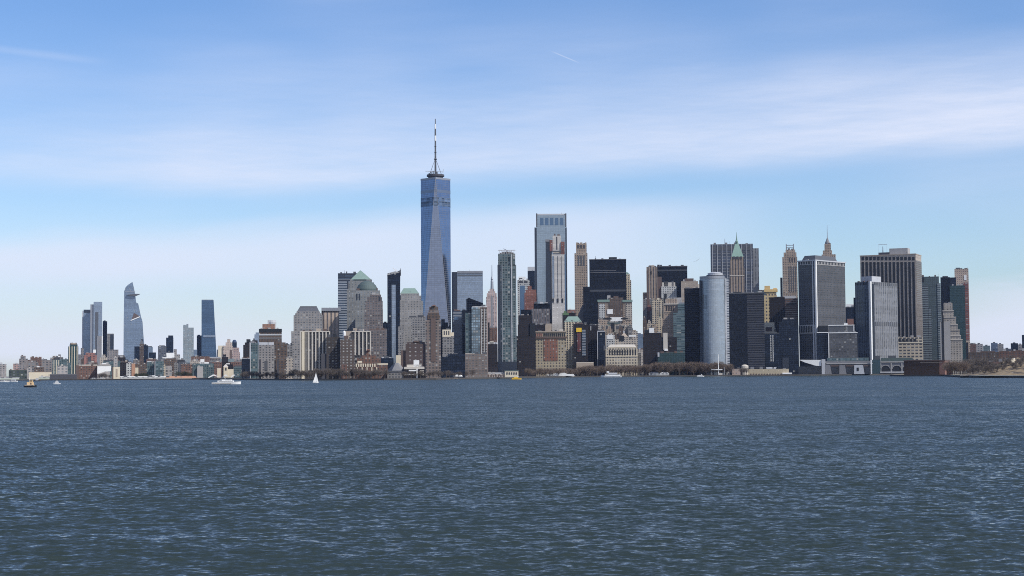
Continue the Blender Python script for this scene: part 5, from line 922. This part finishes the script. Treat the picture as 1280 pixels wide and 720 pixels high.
# grassy mound of the near island, real terrain
def mound_z(px, D):
    ytop = float(np.interp(px, [1203, 1216, 1238, 1249, 1258, 1269, 1290, 1350, 1420], [470, 464.5, 459.5, 454, 450.8, 449.6, 447.4, 450, 468]))
    t = (D - 1830) / 330; prof = min(1, max(0, t) * 1.5) ** .8 * (1 if t < .8 else 1 - (t - .8) * 2.5)
    zt = max(0, (horizon_y(px) - ytop) * 2030 / 2000 + 7.5); xx = ray(px, 465).x * D
    n = math.sin(xx * .05 + D * .03) + .8 * math.sin(xx * .13 - D * .07) + .6 * math.sin(xx * .31 + D * .17) + .5 * math.sin(xx * .7 - D * .4)
    return 2.0 + zt * prof * (1 + .05 * n) + (n * .35 if prof > .05 else 0)
def mound():
    nx, ny = 110, 50; vs = []; fs = []
    for i in range(nx + 1):
        px = 1200 + (1420 - 1200) * i / nx
        for j in range(ny + 1):
            D = 1830 + 330 * j / ny
            vs.append((ray(px, 465).x * D, D, mound_z(px, D)))
    for i in range(nx):
        for j in range(ny):
            a = i * (ny + 1) + j; fs.append((a, a + ny + 1, a + ny + 2, a + 1))
    m_ = bpy.data.materials.new('dry_grass'); m_.use_nodes = True; g = N(m_.node_tree); bb = g.n['Principled BSDF']
    tc = g.new('ShaderNodeTexCoord'); n1 = g.noise(tc.outputs['Object'], .035, 5, .65); n2 = g.noise(tc.outputs['Object'], .3, 4, .6)
    c = g.mix(g.ss(n1, .40, .60), (.21, .155, .09, 1), (.06, .045, .034, 1)); c = g.mix(g.m('MULTIPLY', g.ss(n2, .5, .7), .5), c, (.13, .12, .075, 1))
    g.l.new(c, bb.inputs['Base Color']); bb.inputs['Roughness'].default_value = 1
    me = bpy.data.meshes.new('hill'); me.from_pydata(vs, [], fs); me.materials.append(m_)
    o = bpy.data.objects.new('hill', me); col.objects.link(o); tag(o, kind='structure')
mound()
mb = MB(); q = [gpt(1188, 2010), gpt(1225, 1770), gpt(1300, 1668), gpt(1500, 1610), gpt(1500, 1640), gpt(1300, 1700), gpt(1225, 1802), gpt(1195, 2030)]
tag(mb.prism(q, 2.2, 2.9).build('path', K['cream']), kind='structure')
b = B('domed_shelter', 'small white domed shelter on the grassy mound', 'shelter', 2020, 1263.5, gz=2.2 + 20)
b.loc; x, z = b.P(1263.5, 457); z0 = z
MB().lathe(x, 8, [(5.3, 0), (5.3, max(1, z + 1.5)), (4.6, z + 3.4), (2.6, z + 4.9), (.4, z + 5.4)], 16).build('dome', K['white_paint'], b.root)
MB().lathe(x, 8, [(5.5, -22), (5.5, .5)], 16).build('base', K['cream'], b.root)
G(0, 'white walled hut low on the mound at the right edge', [(1262, 1267, 465.5)], K['pale_stone'], [('ch', 'roof', 'brown_brick', 1261.5, 1267.5, 465)], D=1850, name='hut', cat='hut', dep=6, gz=4)
# right edge background
far = [
 (1211.5, 1220, 430, T_BRK, 'dark brick block right of the tower under construction', 4300),
 (1219, 1228.5, 429.8, T_FARL, 'pale grey block with boxy top on the right skyline', 4800),
 (1228.8, 1237.8, 432, facade((.20, .25, .26), (.10, .14, .15), 6, 5, .6, .5), 'grey teal block just left of the deep blue one', 4700),
 (1238.6, 1247, 428.6, facade((.14, .18, .25), (.06, .09, .15), 8, 6, .6, .6), 'deep blue glass block on the right skyline', 4600),
 (1246.5, 1254.3, 430, T_FARL, 'pale block joined to the deep blue glass one', 4650),
 (1253.5, 1264.5, 435.8, T_FARD, 'low dark block between blue block and dark right block', 4500),
 (1263.4, 1272.5, 429, T_NAVY, 'square dark block near the right edge', 4600),
 (1272, 1278.5, 430.5, T_FARL, 'pale block tucked behind the right edge tower', 4700),
 (1277.3, 1296, 418.5, T_NAVY, 'dark tower cut by the right edge of the picture', 4500),
 (1210, 1262, 440, T_BRN, 'long brown low terrace above the bare trees on the right', 2800),
 (1249, 1300, 438.6, T_BRK, 'long reddish brown barracks at the right edge', 2700),
 (1234, 1256, 452.5, T_BRK, 'low brick house with pale windows behind the grassy mound', 2250)]
for xl, xr, yt, m_, lab, D in far:
    b = G(0, lab, [(xl, xr, yt)], m_, (), D=D, name='city_block' if D > 4000 else 'barracks', cat='office building' if D > 4000 else 'barracks')
    b.ch('rooftop_box', 'slate' if D > 3000 else 'brown_brick', xl + (xr - xl) * .3, xl + (xr - xl) * .62, yt - 1.1)
G(0, 'white arched gable front among the trees right of the ziggurat', [(1211, 1223, 452.3)], T_BRN, [('strips', 'white_arch', 'white_paint', 1211.5, 1222.5, 452, 457.5, 3, .35, -.8, 1)], D=2500, name='house', cat='house', dep=14)

# park edge: small buildings between x 590 and 1012
b = G(22, 'long white pier hall with a slim clock tower', [(597, 632, 467.3)], facade((.58, .52, .46), (.18, .16, .15), 6, 7, .45, .5, bright=0), [('ch', 'roof', 'light_grey', 596, 632, 465.6), ('ch', 'clock_tower', 'white_paint', 590, 593.6, 461.5, 0, 0, 5), ('pyr', 'clock_tower_roof', 'light_grey', 589.6, 594, 456.6, 591.6, 592, 0, 6, None, 461.5), ('ch', 'front_gable', 'cream', 594, 599.5, 465.2, 0, -1, 8), ('ch', 'end_pavilion', 'cream', 631, 648, 463.6, 0, -1, 14), ('ch', 'pavilion_roof', 'dark_copper', 630.6, 648.4, 462.8, 463.7, -1.4, 15)], name='pier_hall', cat='pier building', dep=14)
b.strips('arch', 'brown_brick', 600, 631, 468.5, 472, 10, .5, -.4, .6); b.strips('pavilion_window', 'dark_grey', 632.5, 647, 465.3, 468, 5, .5, -1.5, .7)
b = B('pavilion', 'white tent pavilion with a pointed canopy left of clock tower', 'tent', shore(572) + 30, 572)
x0, x1 = b.P(566, 470)[0], b.P(578.5, 470)[0]; z = b.P(572, 470.5)[1]; zt = b.P(572, 468.2)[1]; c = (x0 + x1) / 2; r = (x1 - x0) / 2
MB().lathe(c, 8, [(r, z), (r * .8, z + (zt - z) * .6), (r * .3, zt)], 16, sy=.8).build('canopy', K['white_paint'], b.root)
for k in range(6):
    a = k * math.pi / 3; MB().bar((c + r * .8 * math.cos(a), 8 + r * .6 * math.sin(a), 0), (c + r * .8 * math.cos(a), 8 + r * .6 * math.sin(a), z), .2).build('post', K['steel'], b.root)
b = B('ferry_boat_shelter', 'white rounded tent roofs at the park landing', 'tent', shore(700) + 14, 700)
prof = [(0, 0), (683, 467.8), (688, 466.2), (706, 466), (709, 467.4), (717, 467.6), (718.5, 470)]
pts = [b.P(682, 469.6)] + [b.P(x, y) for x, y in prof[1:]] + [b.P(717, 470.4), b.P(709, 470), b.P(684, 469.8)]
MB().side(pts, 0, 18).build('canopy', K['white_paint'], b.root)
for px in (683, 690, 699, 708, 717): b.ch('post', 'white_paint', px, px + .8, 469.5, 0, .5, .8)
b.ch('dark_interior', 'dark_grey', 684, 716, 469.8, 0, 12, 3)
G(25, 'white marquee with grey glazed sides in the park', [(811, 836, 466.6)], facade((.66, .66, .64), (.12, .13, .14), 7, 9, .55, .6, bright=.2), [('pyr', 'roof', 'light_grey', 810.5, 824, 465, 813, 821), ('pyr', 'roof', 'light_grey', 824.5, 836.5, 465.2, 827, 834)], name='marquee', cat='tent', dep=12)
G(45, 'small concrete kiosk right of the moored white ferry', [(783, 788.5, 467)], K['tan_stone'], [('ch', 'roof', 'slate', 782.5, 789, 466.4)], name='kiosk', cat='kiosk', dep=8)
b = B('flagpole_deck', 'white mast with a crossed deck platform in front of curved tower', 'mast', shore(898) + 20, 898)
b.z = 0; x = b.P(898, 460, 4)[0]
MB().lathe(x, 4, [(.9, 0), (.55, b.P(898, 443, 4)[1])], 8).build('pole', K['white_paint'], b.root)
b.ch('deck', 'white_paint', 889, 903, 461.4, 462.6, 2, 5); b.ch('side_pole', 'light_grey', 888.5, 889, 457, 0, 4, .8); b.ch('side_pole', 'light_grey', 905, 905.5, 459, 0, 4, .8); b.ch('hut', 'pale_stone', 898.5, 903, 466.3, 0, 3, 5)
G(50, 'small pink house with a white tank tower beside the mast', [(915, 925.5, 461.5)], facade((.52, .42, .36), (.2, .16, .15), 6, 6, .4, .4), [('ch', 'roof', 'brown_brick', 914.6, 926, 460.8)], name='house', cat='house', dep=12)
b = B('water_tank_tower', 'white rounded tank standing behind the small pink house', 'tank', shore(920) + 90, 920.5)
x = b.P(920.5, 458)[0]; z = b.P(920.5, 454.3)[1]
MB().lathe(x, 6, [(2.3, z - 8), (2.4, z - 2), (1.6, z), (.3, z + .6)], 14).build('tank', K['white_paint'], b.root); MB().lathe(x, 6, [(1.5, 0), (1.5, z - 8)], 8).build('stem', K['light_grey'], b.root)
b = B('domed_hall', 'pale domed roof between tank and long beige building', 'hall', shore(931) + 70, 931)
x = b.P(931, 458)[0]; z = b.P(931, 455.2)[1]; MB().lathe(x, 10, [(8, 0), (8, z - 3), (6, z - 1), (3, z)], 16).build('dome', K['pale_stone'], b.root)
b = G(30, 'long low beige stone building beside the ferry slips', [(935, 986, 461.2)], facade((.50, .43, .31), (.40, .34, .25), 9, 5, .2, .3, gr=.8, bright=0), [('ch', 'white_awning', 'white_paint', 978, 990, 465.8, 467.6, -4, 4), ('strips', 'arch', 'brown_brick', 937, 978, 467, 469, 12, .5, -.4, .6)], name='coast_building', cat='waterfront building', dep=16)
G(45, 'white low box with a dark glass front left of the wing roof', [(958, 970, 459.8)], K['light_grey'], [('ch', 'roof', 'white_paint', 957.5, 970.5, 459.3)], name='kiosk', cat='kiosk', dep=8)

# ------------------------------------------------------------------ trees
def crown_mesh(seed, r=6.5, h=9.5, n=1500):
    rng = random.Random(seed); vs = []; fs = []
    lobes = [(rng.uniform(-.5, .5) * r, rng.uniform(-.5, .5) * r, rng.uniform(.35, .75) * h, rng.uniform(.35, .6) * r) for _ in range(9)]
    for k in range(n):
        cx, cy, cz, cr = lobes[k % 9]
        d = Vector((rng.gauss(0, 1), rng.gauss(0, 1), rng.gauss(0, .9))).normalized() * cr * rng.uniform(.35, 1.05) ** .6
        p = Vector((cx, cy, cz)) + d; t = (d.normalized() + Vector((rng.uniform(-.6, .6), rng.uniform(-.6, .6), rng.uniform(0, .9)))).normalized()
        w = t.cross(Vector((rng.uniform(-1, 1), rng.uniform(-1, 1), rng.uniform(-1, 1)))).normalized() * rng.uniform(.05, .13)
        L = rng.uniform(.8, 1.9); b0 = len(vs)
        vs += [tuple(p - w), tuple(p + w), tuple(p + t * L)]; fs.append((b0, b0 + 1, b0 + 2))
    me = bpy.data.meshes.new('crown'); me.from_pydata(vs, [], fs); return me, lobes
def trunk_mesh(lobes):
    mb = MB(); mb.lathe(0, 0, [(.42, -1), (.32, 3), (.22, 5)], 7)
    for x, y, z, r_ in lobes:
        mb.bar((0, 0, 3.2), (x * .55, y * .55, z + 2.2), .13); mb.bar((x * .55, y * .55, z + 2.2), (x, y, z + 4.2), .08)
    me = bpy.data.meshes.new('trunk'); me.from_pydata(mb.v, [], mb.f); me.materials.append(K['bark']); return me
def twigm(name, c):
    m_ = mat(name, c, 1.0, noise=.25, nscale=.4); return m_
TW = [twigm('twig_brown', (.165, .125, .097)), twigm('twig_grey', (.125, .104, .088)), twigm('twig_tan', (.24, .18, .12)), twigm('twig_green', (.035, .045, .025))]
PROTO = []
for s_ in range(5):
    cm, lb = crown_mesh(s_ + 3); tm = trunk_mesh(lb)
    for t_ in range(4):
        c2 = cm.copy(); c2.materials.append(TW[t_]); PROTO.append((s_, t_, c2, tm))
rt = random.Random(11)
def tree(px, D, tone, hs, label, group, gz=GZ):
    s_, t_, cm, tm = [p for p in PROTO if p[1] == tone][rt.randrange(5)]
    v = ray(px, 465); root = empty('bare_tree' if tone < 3 else 'evergreen_tree', (v.x * D, D, gz), rt.uniform(0, 6.28)); root.scale = (hs * rt.uniform(.9, 1.2), hs * rt.uniform(.9, 1.2), hs)
    tag(root, label, 'tree', group)
    for nm, me in (('trunk', tm), ('crown', cm)):
        o = bpy.data.objects.new(nm, me); col.objects.link(o); o.parent = root
        if nm == 'crown': o.location.z = 3.4
def row(x0, x1, n, o0, o1, tone, h0, h1, label, group, Dabs=None, gz=GZ):
    for k in range(n):
        px = x0 + (x1 - x0) * (k + rt.uniform(.1, .9)) / n
        D = (Dabs if Dabs else shore(px)) + rt.uniform(o0, o1)
        tree(px, D, tone, rt.uniform(h0, h1), label, group, mound_z(px, D) - .3 if gz is None else gz)
row(366, 482, 36, 12, 46, 1, .7, 1.15, 'bare grey brown tree on the promenade below the columned apartment slabs', 'bare trees along the left promenade')
row(500, 592, 17, 12, 46, 1, .55, .9, 'low bare tree on the promenade between museum and clock tower', 'bare trees between museum and clock tower')
row(658, 720, 30, 12, 70, 0, .75, 1.1, 'bare brown park tree around the white tent roofs', 'bare park trees by the tents')
row(718, 808, 46, 26, 80, 0, 1.0, 1.55, 'bare brown park tree in front of the cream mansard building', 'bare park trees before the cream building')
row(806, 912, 54, 26, 66, 0, 1.25, 1.9, 'bare brown park tree below the black slab and curved towers', 'bare park trees before the black slab')
row(926, 934, 3, 15, 30, 1, .9, 1.1, 'bare tree beside the small pink house', 'bare trees by the pink house')
row(1183, 1207, 14, 10, 110, 0, 1.15, 1.5, 'big bare round tree at the foot of the ziggurat tower', 'bare trees on the island by the fort', Dabs=2140, gz=2.2)
row(1206, 1282, 52, 20, 160, 1, 1.2, 1.9, 'bare dark tree behind the grassy mound', 'bare trees behind the mound', Dabs=2320, gz=2.2)
row(1212, 1282, 34, 0, 110, 1, .35, .8, 'small bare tree growing on the grassy mound', 'small bare trees on the mound', Dabs=1880, gz=None)
row(222, 252, 9, 10, 60, 3, .7, 1.0, 'dark evergreen tree behind the orange roofed pier shed', 'evergreens on the left shore', Dabs=3060)
row(168, 184, 6, 10, 60, 3, .7, .9, 'dark evergreen tree behind the long white pier shed', 'evergreens behind the white pier shed', Dabs=3060)
row(122, 139, 5, 10, 30, 1, .6, .9, 'dark bare tree in front of the sloping white shed', 'trees by the white shed', Dabs=3060)
row(300, 366, 22, 14, 40, 1, .6, .95, 'dark bare tree along the quay left of the columned slab', 'bare trees along the left quay')

row(1215, 1300, 60, 0, 210, 1, .18, .38, 'low dark leafless shrub on the slope of the grassy mound', 'low shrubs on the mound', Dabs=1850, gz=None)
# low quay clutter: railings of docks and bollards read as dark wall; a fuel dock in front of the columned slab
G(8, 'low rocky jetty wall with a beige edge near the clock tower', [(556, 572, 472.6)], K['concrete'], [('ch', 'cap', 'tan_stone', 540, 572, 472.2, 473.2, -2, 3)], name='jetty', cat='jetty', dep=4)

# ------------------------------------------------------------------ boats
def hull(mb, L, W, H, fwd=.35, n=12, z0=-.4, flare=1.0):
    """pointed hull along x, bow at +L/2"""
    st = []
    for k in range(n + 1):
        t = k / n; x = -L / 2 + L * t
        w = W / 2 * (1 - max(0, (t - (1 - fwd)) / fwd) ** 2) * (1 if t > .04 else .85)
        h = H * (1 + .35 * max(0, t - .5) * 2 * flare)
        st.append((x, max(w, .05), h))
    b0 = len(mb.v)
    for x, w, h in st: mb.v += [(x, -w * .75, z0), (x, -w, h), (x, w, h), (x, w * .75, z0)]
    for k in range(n):
        a = b0 + 4 * k
        for q in range(4):
            mb.f.append((a + q, a + 4 + q, a + 4 + (q + 1) % 4, a + (q + 1) % 4)); mb.i.append(0)
    mb.f.append((b0, b0 + 1, b0 + 2, b0 + 3)); e = b0 + 4 * n; mb.f.append((e + 3, e + 2, e + 1, e)); mb.i += [0, 0]
    return mb
def boat(name, label, cat, px, py, heading, group=None):
    D = CAMH * 2000 / (py - horizon_y(px)); v = ray(px, 465)
    return tag(empty(name, (v.x * D, D, .1), R(heading)), label, cat, group), D
y, D = boat('yacht', 'long white motor yacht with two cabin decks, bow to the right', 'yacht', 283, 480.3, 4)
s_ = 34 * D / 2000 / 27
LASTP = {}
def bx(root, name, m_, a, s=1.0):
    if ('window' in name or name == 'door') and root.name in LASTP: root_ = LASTP[root.name]
    else: root_ = root
    o = _bx(root_, name, m_, a, s)
    if root_ is root: LASTP[root.name] = o
    return o
def _bx(root, name, m_, a, s=1.0): return MB().box(*[q * s for q in a]).build(name, m_, root)
y.scale = (1.05, 1, .78)
hull(MB(), 27 * s_, 6 * s_, 2.6 * s_, flare=.8).build('hull', K['white_paint'], y)
bx(y, 'main_cabin', 'white_paint', (-8, 7, -2.4, 2.4, 2.6, 4.6), s_); bx(y, 'window_band', 'dark_glass', (-7, 6.2, -2.46, 2.46, 3.4, 4.0), s_)
bx(y, 'upper_deck', 'white_paint', (-4, 5.2, -2, 2, 4.6, 6.0), s_); bx(y, 'upper_window', 'dark_glass', (-1, 4.6, -2.06, 2.06, 5.0, 5.6), s_); bx(y, 'deck_roof', 'white_paint', (-5.4, 3.5, -2.2, 2.2, 6.02, 6.3), s_)
MB().bar((-1 * s_, 0, 6.3 * s_), (-1.6 * s_, 0, 8.6 * s_), .12).build('mast', K['white_paint'], y); bx(y, 'hull_stripe', 'pale_stone', (-12.8, 5, -3.02, 3.02, .9, 1.2), s_)
t, D = boat('tugboat', 'small brown and tan tug with a dark hull, left foreground', 'boat', 38, 484, 8)
s_ = 15.5 * D / 2000 / 12
hull(MB(), 12 * s_, 4.4 * s_, 1.5 * s_).build('hull', K['black'], t); bx(t, 'bulwark', 'tan_stone', (-5, 4.4, -2, 2, 1.5, 2.3), s_); bx(t, 'deckhouse', 'tug_tan', (-3, 3.2, -1.6, 1.6, 2.3, 4.8), s_); bx(t, 'wheelhouse', 'tug_tan', (-.6, 2.4, -1.3, 1.3, 4.8, 6.8), s_)
bx(t, 'window', 'black', (-.2, 2.0, -1.36, 1.36, 5.4, 6.4), s_); bx(t, 'door', 'brown_brick', (.2, 1.4, -1.66, 1.66, 2.5, 4.4), s_); bx(t, 'roof', 'white_paint', (-1, 2.8, -1.5, 1.5, 6.8, 7.1), s_)
MB().bar((-.8 * s_, 0, 6.8 * s_), (-.8 * s_, 0, 9.6 * s_), .1).build('mast', K['white_paint'], t)
t, D = boat('motor_boat', 'small white cabin boat right of the brown tug', 'boat', 71, 480.2, 190)
s_ = 9 * D / 2000 / 9
hull(MB(), 9 * s_, 3.2 * s_, 1.4 * s_).build('hull', K['white_paint'], t); bx(t, 'cabin', 'white_paint', (-2, 2, -1.2, 1.2, 1.4, 3.2), s_); bx(t, 'window', 'dark_glass', (-1.6, 1.7, -1.25, 1.25, 2.1, 2.8), s_); bx(t, 'tower', 'light_grey', (-1, .4, -.9, .9, 3.2, 4.4), s_)
# sailing boat
t, D = boat('sailboat', 'small sailing boat with white sails in front of the columned slab', 'sailboat', 394.5, 478.6, 12)
s_ = 13.2 * D / 2000 / 12
hull(MB(), 6.5 * s_, 1.9 * s_, .8 * s_).build('hull', K['white_paint'], t)
MB().bar((.6 * s_, 0, .5), (.6 * s_, 0, 12 * s_), .07).build('mast', K['light_grey'], t)
MB().side([(.5 * s_, 1.2 * s_), (.5 * s_, 11.8 * s_), (-1.2 * s_, 6 * s_), (-2.9 * s_, 1.3 * s_)], -.03, .03).build('mainsail', K['white_paint'], t)
MB().side([(.75 * s_, 10.5 * s_), (.75 * s_, 1.4 * s_), (3.1 * s_, 1.0 * s_)], -.03, .03).build('jib', K['white_paint'], t)
MB().bar((.6 * s_, 0, 1.1 * s_), (-3 * s_, 0, 1.2 * s_), .06).build('boom', K['light_grey'], t)
def ferry(label, px, py, Lpx, m_, heading, kind='ferry'):
    t, D = boat(kind, label, 'ferry', px, py, heading); s_ = Lpx * D / 2000 / 30
    hull(MB(), 30 * s_, 8 * s_, 2.2 * s_, .2).build('hull', K[m_], t); bx(t, 'main_cabin', m_, (-13, 9, -3.4, 3.4, 2.2, 4.6), s_)
    bx(t, 'window_band', 'dark_glass', (-12, 8.4, -3.46, 3.46, 3.2, 4.0), s_); bx(t, 'upper_cabin', 'light_grey' if m_ != 'yellow_paint' else m_, (-8, 4, -2.8, 2.8, 4.6, 6.6), s_); bx(t, 'wheelhouse', 'white_paint', (3, 6.5, -1.8, 1.8, 6.6, 8.6), s_)
    return t
ferry('yellow water taxi moored at the end of the pier hall', 645.5, 474.3, 12.5, 'yellow_paint', 3, 'water_taxi')
t = ferry('white excursion ferry moored along the park edge', 764, 471.6, 26, 'white_paint', 178)
ferry('short white boat moored at the quay left of the mast', 875.5, 470.8, 9.5, 'white_paint', 3)
for k, (px, L) in enumerate(((4, 9), (10.5, 6), (17, 10))):
    t, D = boat('motor_boat', ['white cabin cruiser moored at the left picture edge', 'small white launch moored between two cruisers on the left', 'long low white cruiser moored right of the small launch'][k], 'boat', px, 477.4, (0, 20, 180)[k])
    s_ = L * D / 2000 / 12; hull(MB(), 12 * s_, 3.4 * s_, 1.6 * s_).build('hull', K['white_paint'], t); bx(t, 'cabin', 'light_grey', (-3.5, 3, -1.3, 1.3, 1.6, 3.2 + .4 * k), s_); bx(t, 'window', 'dark_glass', (-3, 2.6, -1.36, 1.36, 2.2, 2.8), s_)
t, D = boat('crane_barge', 'low dark work boat with a pale mast near the grey green shed', 'boat', 47, 476.6, 5)
s_ = 9 * D / 2000 / 12; hull(MB(), 12 * s_, 4 * s_, 1.5 * s_).build('hull', K['dark_grey'], t); bx(t, 'deckhouse', 'light_grey', (-3, 1, -1.4, 1.4, 1.5, 5), s_); MB().bar((1.2 * s_, 0, 1.5), (2.5 * s_, 0, 10 * s_), .25).build('mast', K['pale_stone'], t)
# gull
v = ray(871, 326) * 420
g_ = empty('gull', (v.x, v.y, v.z + CAMH), R(12)); tag(g_, 'gull gliding with spread tilted wings left of the grey gridded tower', 'bird')
MB().lathe(0, 0, [(.01, -.28), (.07, -.12), (.085, .02), (.06, .16), (.02, .26)], 8).build('body', K['pale_stone'], g_).rotation_euler = (R(90), 0, 0)
for sx in (-1, 1):
    o = MB().poly2([(0, -.09), (.55 * sx, -.10), (1.0 * sx, .02), (.5 * sx, .09), (0, .1)], 0, [(0, -.07), (.55 * sx, -.08), (.98 * sx, .02), (.5 * sx, .07), (0, .08)], .04).build('wing', K['mid_grey'], g_)
    o.rotation_euler = (0, R(-38 if sx > 0 else -18), 0)
# ------------------------------------------------------------------ air
def wake(pts, w0, w1):
    mb = MB(); P = [at(px, horizon_y(px) + dy, CAMH * 2000 / dy) for px, dy in pts]; n = len(P)
    for i, p in enumerate(P):
        w = w0 + (w1 - w0) * i / (n - 1); mb.v += [(p.x, p.y - w, .32), (p.x, p.y + w, .32)]
    for i in range(n - 1): mb.f.append((2 * i, 2 * i + 2, 2 * i + 3, 2 * i + 1)); mb.i.append(0)
    m_ = bpy.data.materials.new('foam'); m_.use_nodes = True; g = N(m_.node_tree); b = g.n['Principled BSDF']
    b.inputs['Base Color'].default_value = (.55, .62, .66, 1); b.inputs['Roughness'].default_value = .7
    tc = g.new('ShaderNodeTexCoord'); n_ = g.noise(tc.outputs['Object'], .15, 4, .7)
    g.l.new(g.m('MULTIPLY', g.ss(n_, .42, .62), .38), b.inputs['Alpha'])
    tag(mb.build('wake', m_, recalc=False), 'thin pale wake trailing behind the white motor yacht', kind='stuff')
wake([(268, 15.5), (240, 16.2), (205, 17.6), (165, 19.5), (120, 22)], 4, 16)
def haze():
    m_ = bpy.data.materials.new('haze'); m_.use_nodes = True; n = m_.node_tree.nodes; n.clear()
    o = n.new('ShaderNodeOutputMaterial'); v = n.new('ShaderNodeVolumePrincipled')
    v.inputs['Color'].default_value = (.45, .62, 1, 1); v.inputs['Density'].default_value = HZ; v.inputs['Anisotropy'].default_value = .2
    m_.node_tree.links.new(v.outputs[0], o.inputs['Volume'])
    ob = MB().box(-12000, 12000, -12000, 12000, -3, 640).build('haze', m_); tag(ob, kind='stuff')
HZ = 1.2e-5
haze()
